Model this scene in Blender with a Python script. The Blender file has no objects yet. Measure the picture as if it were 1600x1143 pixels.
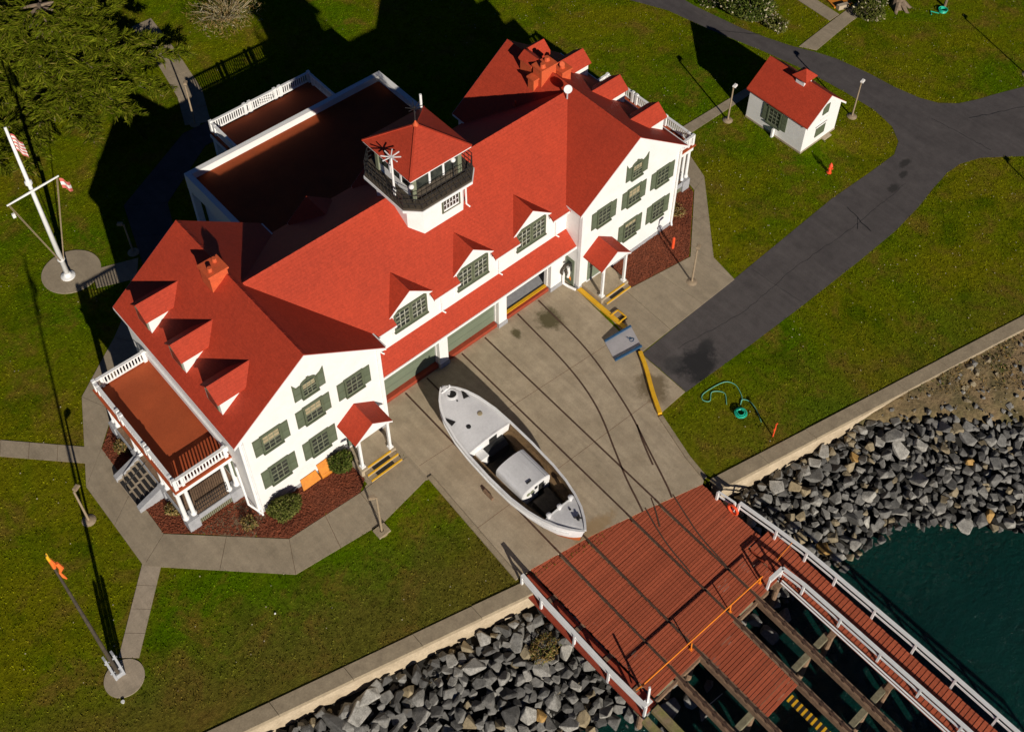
import bpy, bmesh, math, random
import numpy as np
from mathutils import Vector, Matrix, noise as mnoise

random.seed(7)
RNG = np.random.default_rng(11)
S = bpy.context.scene
COL = S.collection

# ------------------------------------------------------------------ camera, sky, sun, exposure
cam_data = bpy.data.cameras.new("camera")
cam = bpy.data.objects.new("camera", cam_data)
COL.objects.link(cam)
cam_data.sensor_fit = 'HORIZONTAL'
cam_data.sensor_width = 36.0
cam_data.lens = 42.004
cam_data.shift_x = -0.0638
cam_data.shift_y = -0.1437
cam_data.clip_start = 0.5
cam_data.clip_end = 3000.0
RX = Vector((0.72684912, -0.68565691, 0.03955948))
RY = Vector((-0.4849664, -0.5531817, -0.677346))
RZ = Vector((0.48631054, 0.47314333, -0.7346002))
cam.matrix_world = Matrix(((RX[0], -RY[0], -RZ[0], -26.1971),
                           (RX[1], -RY[1], -RZ[1], -32.0508),
                           (RX[2], -RY[2], -RZ[2], 56.4784),
                           (0, 0, 0, 1)))
S.camera = cam

SUN_AZ = math.radians(72.5)      # direction in which shadows fall, from +x towards +y
SUN_EL = math.radians(23.0)
to_sun = Vector((-math.cos(SUN_AZ) * math.cos(SUN_EL), -math.sin(SUN_AZ) * math.cos(SUN_EL), math.sin(SUN_EL)))
world = bpy.data.worlds.new("World")
S.world = world
world.use_nodes = True
wn = world.node_tree.nodes
wn.clear()
w_out = wn.new("ShaderNodeOutputWorld")
w_bg = wn.new("ShaderNodeBackground")
w_sky = wn.new("ShaderNodeTexSky")
w_sky.sky_type = 'NISHITA'
w_sky.sun_disc = False
w_sky.sun_elevation = SUN_EL
w_sky.altitude = 9000.0
w_sky.dust_density = 0.2
w_sky.ozone_density = 7.0
w_sky.sun_rotation = math.atan2(to_sun.x, to_sun.y)
w_bg.inputs[1].default_value = 0.05
world.node_tree.links.new(w_sky.outputs[0], w_bg.inputs[0])
world.node_tree.links.new(w_bg.outputs[0], w_out.inputs[0])

sun_data = bpy.data.lights.new("sun", 'SUN')
sun_data.energy = 5.0
sun_data.angle = math.radians(0.5)
sun_data.color = (1.0, 0.93, 0.82)
sun = bpy.data.objects.new("sun", sun_data)
COL.objects.link(sun)
sun.rotation_euler = to_sun.to_track_quat('Z', 'Y').to_euler()
sun.location = to_sun * 200

S.view_settings.view_transform = 'Standard'
S.view_settings.look = 'None'
S.view_settings.gamma = 1.0
S.view_settings.use_curve_mapping = False
S.view_settings.exposure = 0.0

# ------------------------------------------------------------------ materials
def new_mat(name):
    m = bpy.data.materials.new(name)
    m.use_nodes = True
    nt = m.node_tree
    return m, nt, nt.nodes["Principled BSDF"]

def nd(nt, t, **kw):
    n = nt.nodes.new(t)
    for k, v in kw.items():
        setattr(n, k, v)
    return n

def coords(nt):
    return nd(nt, "ShaderNodeTexCoord").outputs["Object"]

def noise(nt, vec, scale, detail=4.0, rough=0.6, dist=0.0):
    n = nd(nt, "ShaderNodeTexNoise")
    n.inputs["Scale"].default_value = scale
    n.inputs["Detail"].default_value = detail
    n.inputs["Roughness"].default_value = rough
    n.inputs["Distortion"].default_value = dist
    nt.links.new(vec, n.inputs["Vector"])
    return n.outputs["Fac"]

def ramp(nt, fac, stops):
    r = nd(nt, "ShaderNodeValToRGB")
    el = r.color_ramp.elements
    while len(el) > 1:
        el.remove(el[-1])
    el[0].position = stops[0][0]
    c = stops[0][1]
    el[0].color = (c, c, c, 1) if isinstance(c, (int, float)) else (*c, 1)
    for p, c in stops[1:]:
        e = el.new(p)
        e.color = (c, c, c, 1) if isinstance(c, (int, float)) else (*c, 1)
    nt.links.new(fac, r.inputs[0])
    return r.outputs[0]

def mix(nt, fac, a, b, mode='MIX'):
    n = nd(nt, "ShaderNodeMixRGB", blend_type=mode)
    for sock, v in ((n.inputs[0], fac), (n.inputs[1], a), (n.inputs[2], b)):
        if isinstance(v, (int, float)):
            sock.default_value = v
        elif isinstance(v, tuple):
            sock.default_value = (*v, 1)
        else:
            nt.links.new(v, sock)
    return n.outputs[0]

def bump(nt, bsdf, h, strength, dist=0.05):
    b = nd(nt, "ShaderNodeBump")
    b.inputs["Strength"].default_value = strength
    b.inputs["Distance"].default_value = dist
    nt.links.new(h, b.inputs["Height"])
    nt.links.new(b.outputs[0], bsdf.inputs["Normal"])

def paint(name, c, c2=None, scale=2.0, rough=0.6, fine=0.12, fscale=14.0, bstr=0.15, bdist=0.02, spec=0.3, metal=0.0, objrand=0.0):
    m, nt, b = new_mat(name)
    v = coords(nt)
    c2 = c2 or tuple(x * 0.8 for x in c)
    col = mix(nt, ramp(nt, noise(nt, v, scale, 5), [(0.35, 0.0), (0.7, 1.0)]), c, c2)
    f = noise(nt, v, fscale, 3, 0.7)
    col = mix(nt, 1.0, col, ramp(nt, f, [(0.3, 1 - fine), (0.7, 1 + fine)]), 'MULTIPLY')
    if objrand:
        oi = nd(nt, "ShaderNodeObjectInfo").outputs["Random"]
        col = mix(nt, 1.0, col, ramp(nt, oi, [(0.0, 1 - objrand), (1.0, 1 + objrand * .6)]), 'MULTIPLY')
    nt.links.new(col, b.inputs["Base Color"])
    b.inputs["Roughness"].default_value = rough
    b.inputs["Specular IOR Level"].default_value = spec
    b.inputs["Metallic"].default_value = metal
    if bstr:
        bump(nt, b, f, bstr, bdist)
    return m

M = {}
M['white'] = paint('white_paint', (.80, .78, .75), (.74, .72, .69), 1.3, .55, .03, 9, .05)
M['trim'] = paint('white_trim', (.80, .79, .77), (.72, .71, .69), 3.0, .5, .04, 20, .05)
M['green'] = paint('green_trim', (.105, .125, .075), (.085, .10, .062), 3, .5, .08, 22, .1)
M['green_door'] = paint('green_door', (.16, .19, .13), (.14, .165, .115), .8, .5, .04, 10, .05)
M['bar_pale'] = paint('pale_glazing_bar', (.46, .46, .38), (.38, .38, .3), 4, .5, .06, 22, .05)
M['green_pale'] = paint('pale_green_trim', (.20, .215, .14), (.17, .18, .12), 4, .5, .06, 22, .05)
M['concrete_kerb'] = paint('concrete_kerb', (.35, .28, .185), (.26, .205, .135), 1.6, .85, .15, 11, .3)
M['seawall'] = paint('seawall_concrete', (.52, .42, .29), (.38, .30, .20), 1.2, .85, .16, 8, .4, .03)
M['grey_plinth'] = paint('grey_plinth', (.36, .36, .37), (.28, .28, .29), 4, .7, .08, 15, .1)
M['sill_red'] = paint('sill_red', (.34, .055, .025), (.26, .045, .022), 3, .6, .12, 14, .15)
M['yellow'] = paint('yellow_paint', (.78, .44, .02), (.68, .36, .02), 3, .5, .08, 14, .1)
M['orange'] = paint('orange_paint', (.85, .25, .02), (.75, .2, .02), 3, .5, .05, 14, .05)
M['ply_orange'] = paint('orange_board', (.66, .24, .025), (.55, .18, .02), 5, .6, .1, 18, .1)
M['hivis'] = paint('bright_orange_red', (.85, .10, .03), (.75, .07, .02), 3, .5, .05, 14, .05)
M['orange_cloth'] = paint('orange_cloth', (.85, .19, .03), (.75, .13, .02), 5, .8, .08, 20, .05)
M['black'] = paint('black_metal', (.02, .02, .022), (.035, .033, .03), 5, .45, .1, 20, .05)
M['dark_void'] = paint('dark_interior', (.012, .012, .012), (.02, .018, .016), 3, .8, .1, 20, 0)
M['pole_tan'] = paint('tan_pole', (.34, .26, .17), (.27, .2, .13), 6, .6, .08, 20, .05)
M['steel'] = paint('grey_steel', (.42, .43, .45), (.33, .34, .36), 5, .4, .06, 20, .05)
M['rust'] = paint('rusty_rail', (.10, .055, .035), (.06, .035, .025), 5, .7, .2, 25, .2)
M['timber'] = paint('weathered_timber', (.26, .165, .10), (.16, .10, .065), 2.5, .8, .25, 9, .4)
M['timber_grey'] = paint('grey_green_timber', (.22, .20, .13), (.15, .13, .08), 2.5, .8, .25, 9, .4)
M['timber_moss'] = paint('mossy_timber', (.22, .21, .06), (.25, .18, .11), 1.5, .8, .25, 9, .4)
M['plank'] = paint('red_brown_plank', (.46, .105, .048), (.36, .084, .040), 1.1, .7, .16, 7, .25, .02, .25, 0, .16)
M['deck_red'] = paint('red_brown_deck_roof', (.40, .078, .022), (.31, .06, .017), .7, .85, .10, 12, .2)
M['annex_roof'] = paint('brown_roof_felt', (.29, .052, .010), (.22, .04, .008), .7, .9, .12, 12, .2)
M['brick_red'] = paint('red_painted_chimney', (.62, .11, .035), (.5, .085, .03), 3, .7, .16, 16, .4)
M['gunmetal'] = paint('dark_weathered_wood', (.085, .066, .046), (.045, .037, .028), 2, .7, .25, 11, .2)
M['boat_wood'] = paint('boat_brown_deck', (.20, .125, .06), (.11, .07, .035), 1.8, .7, .25, 8, .2)
M['boat_white'] = paint('boat_white', (.78, .77, .76), (.66, .65, .64), 1.5, .4, .05, 8, .05)
M['boat_deck'] = paint('boat_grey_deck', (.66, .65, .65), (.57, .56, .56), 1.0, .55, .06, 9, .1)
M['boat_bottom'] = paint('boat_orange_bottom', (.48, .14, .04), (.36, .09, .03), 2, .6, .12, 9, .1)
M['ramp_grey'] = paint('grey_ramp', (.42, .40, .41), (.36, .34, .35), 2, .6, .05, 15, .1)
M['blue'] = paint('blue_edge', (.025, .085, .17), (.02, .06, .13), 5, .5, .05, 15, 0)
M['teal_hose'] = paint('green_hose', (.02, .50, .32), (.015, .42, .27), 9, .4, .06, 30, 0)
M['teal_pale'] = paint('pale_green_hose', (.16, .50, .36), (.13, .42, .3), 9, .5, .06, 30, 0)
M['flag_red'] = paint('flag_red', (.62, .16, .13), (.55, .12, .1), 9, .8, .06, 30, 0)
M['flag_white'] = paint('flag_white', (.8, .77, .73), (.72, .69, .66), 9, .8, .06, 30, 0)
M['bark'] = paint('bark', (.21, .155, .105), (.13, .095, .065), 3, .85, .2, 9, .5)
M['twig'] = paint('pale_twig', (.40, .33, .20), (.28, .22, .13), 5, .8, .15, 20, 0)
M['rock_floor'] = paint('crevice_shade_floor', (.018, .016, .013), (.010, .010, .009), 1.5, .9, .3, 6, .6, .1)  # near-black bank floor: shade of the gaps between boulders put into the colour

def glass_mat():
    m, nt, b = new_mat('window_glass')
    v = coords(nt)
    c = mix(nt, ramp(nt, noise(nt, v, 2.3, 2), [(.4, 0.), (.62, 1.)]), (.018, .022, .02), (.05, .055, .045))
    nt.links.new(c, b.inputs["Base Color"])
    b.inputs["Roughness"].default_value = .12
    b.inputs["Specular IOR Level"].default_value = .5
    return m
M['glass'] = glass_mat()

def roof_mat():
    m, nt, b = new_mat('red_shingle')
    v = coords(nt)
    big = noise(nt, v, .35, 4, .6)
    col = mix(nt, ramp(nt, big, [(.3, 0.), (.72, 1.)]), (.455, .051, .021), (.385, .044, .020))
    fine = noise(nt, v, 14.0, 4, .85)
    col = mix(nt, 1., col, ramp(nt, fine, [(.3, .78), (.7, 1.2)]), 'MULTIPLY')
    # horizontal shingle courses
    sep = nd(nt, "ShaderNodeSeparateXYZ"); nt.links.new(v, sep.inputs[0])
    mul = nd(nt, "ShaderNodeMath", operation='MULTIPLY'); mul.inputs[1].default_value = 1 / .105
    nt.links.new(sep.outputs[2], mul.inputs[0])
    fr = nd(nt, "ShaderNodeMath", operation='FRACT'); nt.links.new(mul.outputs[0], fr.inputs[0])
    edge = ramp(nt, fr.outputs[0], [(0., .80), (.16, 1.), (1., 1.)])
    col = mix(nt, .55, col, edge, 'MULTIPLY')
    # single shingles slightly lighter and darker
    vo = nd(nt, "ShaderNodeTexVoronoi"); vo.inputs["Scale"].default_value = 7.0
    nt.links.new(v, vo.inputs["Vector"])
    bw = nd(nt, "ShaderNodeRGBToBW"); nt.links.new(vo.outputs["Color"], bw.inputs[0])
    col = mix(nt, 1., col, ramp(nt, bw.outputs[0], [(.2, .93), (.8, 1.06)]), 'MULTIPLY')
    nt.links.new(col, b.inputs["Base Color"])
    b.inputs["Roughness"].default_value = .7
    b.inputs["Specular IOR Level"].default_value = .2
    add = nd(nt, "ShaderNodeMath", operation='ADD'); nt.links.new(fr.outputs[0], add.inputs[0]); nt.links.new(fine, add.inputs[1])
    bump(nt, b, add.outputs[0], .35, .02)
    return m
M['roof'] = roof_mat()

def grass_mat(name, blades=False):
    m, nt, b = new_mat(name)
    v = nd(nt, "ShaderNodeNewGeometry").outputs["Position"]
    big = ramp(nt, noise(nt, v, .085, 5, .62, .6), [(.40, 0.), (.60, 1.)])
    col = mix(nt, big, (.080, .145, .0015), (.165, .163, .004))
    mid = ramp(nt, noise(nt, v, .42, 6, .7, .4), [(.50, 0.), (.66, 1.)])
    col = mix(nt, mid, col, (.178, .132, .016))
    mid2 = ramp(nt, noise(nt, v, .3, 5, .7), [(.52, 0.), (.66, .8)])
    mid2b = mix(nt, mid2, (0, 0, 0), (1, 1, 1))
    col = mix(nt, mid2b, col, (.058, .098, .001))
    # dry brownish strip of turf along the sea wall on the left
    sep = nd(nt, "ShaderNodeSeparateXYZ"); nt.links.new(v, sep.inputs[0])
    d = nd(nt, "ShaderNodeMath", operation='MULTIPLY_ADD')
    nt.links.new(sep.outputs[0], d.inputs[0]); d.inputs[1].default_value = .275
    nt.links.new(sep.outputs[1], d.inputs[2])
    d2 = nd(nt, "ShaderNodeMath", operation='ADD'); nt.links.new(d.outputs[0], d2.inputs[0]); d2.inputs[1].default_value = 14.1
    nn = nd(nt, "ShaderNodeMath", operation='MULTIPLY_ADD'); nt.links.new(noise(nt, v, .5, 5, .7), nn.inputs[0]); nn.inputs[1].default_value = -7.5
    nt.links.new(d2.outputs[0], nn.inputs[2])
    sc_ = nd(nt, "ShaderNodeMath", operation='MULTIPLY_ADD'); nt.links.new(nn.outputs[0], sc_.inputs[0]); sc_.inputs[1].default_value = .2; sc_.inputs[2].default_value = .45
    dry = ramp(nt, sc_.outputs[0], [(0.1, .62), (.9, 0.)])
    lx = ramp(nt, sep.outputs[0], [(0., 1.), (.02, .35)])
    dry = mix(nt, 1., dry, lx, 'MULTIPLY')
    col = mix(nt, dry, col, (.150, .100, .024))
    fine = noise(nt, v, 5.0, 5, .85)
    col = mix(nt, 1., col, ramp(nt, fine, [(.28, .46), (.72, 1.5)]), 'MULTIPLY')
    spk = ramp(nt, noise(nt, v, 1.9, 5, .75), [(.30, .62), (.5, 1.), (.72, 1.18)])
    col = mix(nt, 1., col, spk, 'MULTIPLY')
    if blades:
        rp = nd(nt, "ShaderNodeNewGeometry").outputs["Random Per Island"]
        col = mix(nt, 1., col, ramp(nt, rp, [(0., .65), (1., 1.45)]), 'MULTIPLY')
    nt.links.new(col, b.inputs["Base Color"])
    b.inputs["Roughness"].default_value = .9
    b.inputs["Specular IOR Level"].default_value = .0
    if not blades:
        bump(nt, b, fine, .9, .12)
    return m
M['grass'] = grass_mat('lawn_grass')
M['blades'] = grass_mat('grass_blades', True)

def concrete_mat(name, c1, c2, stains=()):
    m, nt, b = new_mat(name)
    v = coords(nt)
    col = mix(nt, ramp(nt, noise(nt, v, .55, 6, .65, .5), [(.32, 0.), (.7, 1.)]), c1, c2)
    blot = ramp(nt, noise(nt, v, 1.7, 5, .7), [(.42, 1.), (.72, .82)])
    col = mix(nt, 1., col, blot, 'MULTIPLY')
    fine = noise(nt, v, 13, 4, .8)
    col = mix(nt, 1., col, ramp(nt, fine, [(.3, .86), (.7, 1.12)]), 'MULTIPLY')
    # drag streaks along the track direction
    mp = nd(nt, "ShaderNodeMapping"); mp.inputs["Scale"].default_value = (2.2, .12, 1)
    nt.links.new(v, mp.inputs[0])
    col = mix(nt, 1., col, ramp(nt, noise(nt, mp.outputs[0], 1.0, 4, .7), [(.35, .9), (.65, 1.07)]), 'MULTIPLY')
    wob = nd(nt, "ShaderNodeTexNoise"); wob.inputs["Scale"].default_value = 1.3; wob.inputs["Detail"].default_value = 8; wob.inputs["Roughness"].default_value = .72
    nt.links.new(v, wob.inputs["Vector"])
    for (x, y, rx, ry, colr, amt) in stains:
        sub = nd(nt, "ShaderNodeVectorMath", operation='SUBTRACT'); nt.links.new(v, sub.inputs[0]); sub.inputs[1].default_value = (x, y, 0)
        w2 = nd(nt, "ShaderNodeVectorMath", operation='MULTIPLY_ADD')
        nt.links.new(wob.outputs["Color"], w2.inputs[0]); w2.inputs[1].default_value = (1.9 * rx, 1.9 * ry, 0)
        nt.links.new(sub.outputs[0], w2.inputs[2])
        off = nd(nt, "ShaderNodeVectorMath", operation='SUBTRACT'); nt.links.new(w2.outputs[0], off.inputs[0]); off.inputs[1].default_value = (.95 * rx, .95 * ry, 0)
        sc = nd(nt, "ShaderNodeVectorMath", operation='MULTIPLY'); nt.links.new(off.outputs[0], sc.inputs[0]); sc.inputs[1].default_value = (1 / rx, 1 / ry, 0)
        ln = nd(nt, "ShaderNodeVectorMath", operation='LENGTH'); nt.links.new(sc.outputs[0], ln.inputs[0])
        f = ramp(nt, ln.outputs["Value"], [(.55, amt), (1.0, 0.)])
        col = mix(nt, f, col, colr)
    nt.links.new(col, b.inputs["Base Color"])
    b.inputs["Roughness"].default_value = .85
    b.inputs["Specular IOR Level"].default_value = .2
    bump(nt, b, fine, .3, .02)
    return m
OIL = (.085, .072, .03)
M['apron'] = concrete_mat('apron_concrete', (.47, .38, .265), (.345, .275, .185),
                          [(4.3, -.55, .95, 1.0, OIL, .9), (2.15, .05, .35, .5, OIL, .9), (5.4, -8.0, 1.1, 1.3, (.13, .095, .05), .8), (-3.2, -12.2, 1.7, .6, (.3, .19, .08), .6),
                           (5.2, -11.0, .5, 2.2, (.17, .13, .08), .6)])
M['path'] = concrete_mat('path_concrete', (.37, .30, .21), (.31, .25, .172))
M['path_pale'] = concrete_mat('pale_path_concrete', (.44, .355, .26), (.37, .30, .215))
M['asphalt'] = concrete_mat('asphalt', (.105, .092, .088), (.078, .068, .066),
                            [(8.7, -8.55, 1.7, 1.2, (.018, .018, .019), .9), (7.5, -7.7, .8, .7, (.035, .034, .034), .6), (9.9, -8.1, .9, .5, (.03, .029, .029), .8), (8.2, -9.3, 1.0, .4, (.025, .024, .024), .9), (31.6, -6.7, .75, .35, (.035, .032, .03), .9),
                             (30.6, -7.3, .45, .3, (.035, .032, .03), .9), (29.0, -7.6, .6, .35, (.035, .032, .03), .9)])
M['mulch'] = paint('bark_mulch', (.23, .060, .026), (.17, .050, .024), 1.1, .95, .45, 9, .9, .06)
M['mulch_grey'] = paint('old_mulch', (.19, .12, .07), (.14, .09, .05), 1.5, .95, .4, 9, .9, .06)
M['soil'] = paint('sandy_soil', (.20, .135, .07), (.055, .055, .018), .45, .95, .4, 4, .9, .12)

def rock_mat(name, c1, c2, var):
    m, nt, b = new_mat(name)
    v = coords(nt)
    oi = nd(nt, "ShaderNodeObjectInfo").outputs["Random"]
    col = mix(nt, oi, c1, c2)
    col = mix(nt, 1., col, ramp(nt, noise(nt, v, 2.2, 6, .75), [(.3, 1 - var), (.72, 1 + var)]), 'MULTIPLY')
    f = noise(nt, v, 9, 5, .8)
    col = mix(nt, 1., col, ramp(nt, f, [(.3, .78), (.7, 1.2)]), 'MULTIPLY')
    st = ramp(nt, noise(nt, v, .9, 4, .7), [(.60, 0.), (.75, .35)])
    col = mix(nt, st, col, (.20, .125, .05))
    nt.links.new(col, b.inputs["Base Color"])
    b.inputs["Roughness"].default_value = .7
    b.inputs["Specular IOR Level"].default_value = .3
    bump(nt, b, f, .5, .06)
    return m
M['rock_grey'] = rock_mat('grey_rock', (.15, .145, .134), (.37, .35, .31), .5)
M['rock_dark'] = rock_mat('dark_rock', (.08, .077, .072), (.17, .163, .15), .42)
M['rock_tan'] = rock_mat('tan_rock', (.22, .18, .115), (.30, .235, .14), .3)
M['rock_ochre'] = rock_mat('ochre_rock', (.34, .20, .06), (.42, .25, .08), .3)

def water_mat():
    m, nt, b = new_mat('sea_water')
    v = nd(nt, "ShaderNodeNewGeometry").outputs["Position"]
    c = mix(nt, ramp(nt, noise(nt, v, .12, 3, .6), [(.35, 0.), (.7, 1.)]), (.003, .028, .023), (.004, .042, .033))
    nt.links.new(c, b.inputs["Base Color"])
    b.inputs["Roughness"].default_value = .07
    b.inputs["IOR"].default_value = 1.33
    h = noise(nt, v, 2.4, 6, .7, .6)
    bump(nt, b, h, 1.0, .14)
    b.inputs["Alpha"].default_value = .86
    return m
M['water'] = water_mat()

def leaf_mat(name, stops, rough=.7):
    m, nt, b = new_mat(name)
    rp = nd(nt, "ShaderNodeNewGeometry").outputs["Random Per Island"]
    col = ramp(nt, rp, stops)
    v = coords(nt)
    col = mix(nt, 1., col, ramp(nt, noise(nt, v, .6, 4), [(.3, .75), (.7, 1.25)]), 'MULTIPLY')
    nt.links.new(col, b.inputs["Base Color"])
    b.inputs["Roughness"].default_value = rough
    b.inputs["Specular IOR Level"].default_value = .0
    return m
M['cypress'] = leaf_mat('cypress_leaf', [(0., (.04, .055, .003)), (.5, (.10, .125, .006)), (.92, (.155, .16, .012)), (1., (.19, .15, .04))])
M['bush'] = leaf_mat('bush_leaf', [(0., (.05, .065, .014)), (.6, (.10, .11, .022)), (1., (.17, .16, .05))])
M['bush_dark'] = leaf_mat('dark_bush_leaf', [(0., (.03, .05, .010)), (.6, (.07, .095, .015)), (1., (.12, .13, .03))])
M['blossom'] = leaf_mat('pale_blossom', [(0., (.32, .27, .17)), (1., (.52, .46, .33))])
M['dry_leaf'] = leaf_mat('dry_leaf', [(0., (.16, .10, .03)), (.6, (.26, .17, .06)), (1., (.36, .26, .12))])

# ------------------------------------------------------------------ mesh builder
class MB:
    def __init__(self):
        self.v = []; self.f = []; self.mi = []; self.cur = 0; self.sx = 1
    def _add(self, vs, fs):
        n = len(self.v)
        self.v += [(p[0] * self.sx, p[1], p[2]) for p in vs]
        self.f += [[i + n for i in f] for f in fs]
        self.mi += [self.cur] * len(fs)
    def hexa(self, p):
        self._add(p, [(0, 3, 2, 1), (4, 5, 6, 7), (0, 1, 5, 4), (1, 2, 6, 5), (2, 3, 7, 6), (3, 0, 4, 7)])
    def box(self, x0, x1, y0, y1, z0, z1):
        self.hexa([(x0, y0, z0), (x1, y0, z0), (x1, y1, z0), (x0, y1, z0), (x0, y0, z1), (x1, y0, z1), (x1, y1, z1), (x0, y1, z1)])
    def slab(self, top, t, vertical=True):
        P = [Vector(p) for p in top]
        n = Vector((0, 0, 1)) if vertical else (P[1] - P[0]).cross(P[-1] - P[0]).normalized()
        if n.z < 0: n = -n
        k = len(P)
        lo = [p - n * t for p in P]
        self._add([tuple(p) for p in lo + P], [tuple(range(k - 1, -1, -1)), tuple(range(k, 2 * k))] + [(i, (i + 1) % k, k + (i + 1) % k, k + i) for i in range(k)])
    def prism(self, poly, z0, z1):
        self.slab([(x, y, z1) for x, y in poly], z1 - z0)
    def prism_y(self, poly, y0, y1):
        k = len(poly)
        self._add([(x, y0, z) for x, z in poly] + [(x, y1, z) for x, z in poly],
                  [tuple(range(k)), tuple(range(2 * k - 1, k - 1, -1))] + [(i, k + i, k + (i + 1) % k, (i + 1) % k) for i in range(k)])
    def prism_x(self, poly, x0, x1):
        k = len(poly)
        self._add([(x0, y, z) for y, z in poly] + [(x1, y, z) for y, z in poly],
                  [tuple(range(k)), tuple(range(2 * k - 1, k - 1, -1))] + [(i, k + i, k + (i + 1) % k, (i + 1) % k) for i in range(k)])
    def bar(self, p0, p1, w, h, up=(0, 0, 1)):
        p0 = Vector(p0); p1 = Vector(p1); d = (p1 - p0).normalized(); u = Vector(up)
        s = d.cross(u)
        if s.length < 1e-4: s = d.cross(Vector((0, 1, 0)))
        s.normalize(); u = s.cross(d).normalized()
        a = s * w / 2; b = u * h / 2
        self.hexa([tuple(p) for p in (p0 - a - b, p0 + a - b, p1 + a - b, p1 - a - b, p0 - a + b, p0 + a + b, p1 + a + b, p1 - a + b)])
    def tube(self, pts, r, n=8, cap=True):
        pts = [Vector(p) for p in pts]
        rs = r if isinstance(r, (list, tuple)) else [r] * len(pts)
        rings = []
        ref = None
        for i, p in enumerate(pts):
            d = (pts[min(i + 1, len(pts) - 1)] - pts[max(i - 1, 0)]).normalized()
            if ref is None:
                ref = d.orthogonal().normalized()
            ref = (ref - d * ref.dot(d)).normalized()
            b = d.cross(ref)
            rings.append([p + (ref * math.cos(2 * math.pi * k / n) + b * math.sin(2 * math.pi * k / n)) * rs[i] for k in range(n)])
        vs = [tuple(q) for ring in rings for q in ring]
        fs = []
        for i in range(len(pts) - 1):
            for k in range(n):
                fs.append((i * n + k, i * n + (k + 1) % n, (i + 1) * n + (k + 1) % n, (i + 1) * n + k))
        if cap:
            fs.append(tuple(range(n - 1, -1, -1)))
            fs.append(tuple((len(pts) - 1) * n + k for k in range(n)))
        self._add(vs, fs)
    def lathe(self, c, prof, n=16, squash=(1, 1)):
        vs = []; fs = []
        for (r, z) in prof:
            for k in range(n):
                a = 2 * math.pi * k / n
                vs.append((c[0] + r * math.cos(a) * squash[0], c[1] + r * math.sin(a) * squash[1], c[2] + z))
        m = len(prof)
        for i in range(m - 1):
            for k in range(n):
                fs.append((i * n + k, i * n + (k + 1) % n, (i + 1) * n + (k + 1) % n, (i + 1) * n + k))
        fs.append(tuple(range(n - 1, -1, -1)))
        fs.append(tuple((m - 1) * n + k for k in range(n)))
        self._add(vs, fs)
    def ball(self, c, r, n=10):
        self.lathe(c, [(max(.001, r * math.sin(math.pi * i / 6)), -r * math.cos(math.pi * i / 6)) for i in range(7)], n)
    def torus(self, c, R, r, axis='z', n=20, m=8):
        pts = []
        for k in range(n + 1):
            a = 2 * math.pi * k / n
            u, w = R * math.cos(a), R * math.sin(a)
            pts.append({'z': (c[0] + u, c[1] + w, c[2]), 'y': (c[0] + u, c[1], c[2] + w), 'x': (c[0], c[1] + u, c[2] + w)}[axis])
        self.tube(pts, r, m, False)
    def mesh(self, name, mats, recalc=True, smooth=False):
        me = bpy.data.meshes.new(name)
        me.from_pydata(self.v, [], self.f)
        for m in (mats if isinstance(mats, (list, tuple)) else [mats]):
            me.materials.append(m)
        me.polygons.foreach_set('material_index', self.mi)
        if recalc:
            bm = bmesh.new(); bm.from_mesh(me)
            bmesh.ops.recalc_face_normals(bm, faces=bm.faces)
            bm.to_mesh(me); bm.free()
        if smooth:
            me.polygons.foreach_set('use_smooth', [True] * len(me.polygons))
        me.update()
        return me
    def build(self, name, mats, parent=None, loc=(0, 0, 0), rot=0.0, smooth=False, recalc=True, **tags):
        o = bpy.data.objects.new(name, self.mesh(name, mats, recalc, smooth))
        COL.objects.link(o)
        o.location = loc
        o.rotation_euler = (0, 0, rot)
        if parent is not None:
            o.parent = parent
        for k, v in tags.items():
            o[k] = v
        return o

def obj(name, mesh, parent=None, loc=(0, 0, 0), rot=(0, 0, 0), **tags):
    o = bpy.data.objects.new(name, mesh)
    COL.objects.link(o); o.location = loc; o.rotation_euler = rot
    if parent is not None: o.parent = parent
    for k, v in tags.items(): o[k] = v
    return o

def thing(name, label, cat, loc=(0, 0, 0), rot=0.0, group=None):
    o = bpy.data.objects.new(name, None); COL.objects.link(o)
    o.empty_display_size = .3
    o.location = loc; o.rotation_euler = (0, 0, rot)
    o['label'] = label; o['category'] = cat
    if group: o['group'] = group
    return o

def tag(o, label, cat, group=None, kind=None):
    o['label'] = label; o['category'] = cat
    if group: o['group'] = group
    if kind: o['kind'] = kind
    return o

def copy_tree(o, parent=None):
    c = o.copy(); COL.objects.link(c); c.parent = parent
    for ch in list(o.children):
        copy_tree(ch, c)
    return c

# ------------------------------------------------------------------ the ground, roads and water
def wall_in(x):      # inner (land side) edge of the sea wall
    return -11.86 - .275 * (x + 8.06) if x < -3 else -14.31 - .23 * (x - 3.57)
def wall_out(x):
    return wall_in(x) - .78

apron_poly = [(-7.56, .9), (-7.69, -4.03), (-7.92, -11.5), (-3.62, -12.36), (-.52, -13.18), (2.95, -14.2), (3.35, -14.0), (3.5, -12.6), (4.45, -9.6), (4.9, -8.75), (6.66, -6.0), (7.10, -.07), (7.14, 1.12), (-7.14, 1.12), (-7.14, .9)]
land = [(x, wall_in(x) + .02) for x in (-400, -60, -23.14, -8.0, -7.6)] + [(-7.6, -9), (3.3, -9)] + [(x, wall_in(x) + .02) for x in (3.4, 11.45, 26.33, 60, 400)] + [(400, 700), (-400, 700)]
mb = MB(); mb.prism(land, -2.6, 0.0)
mb.build('lawn', M['grass'], kind='structure')
mb = MB(); mb._add([(-1500, -1500, -3.5), (1500, -1500, -3.5), (1500, 1500, -3.5), (-1500, 1500, -3.5)], [(0, 1, 2, 3)])
mb.build('water', M['water'], kind='structure')

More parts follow.
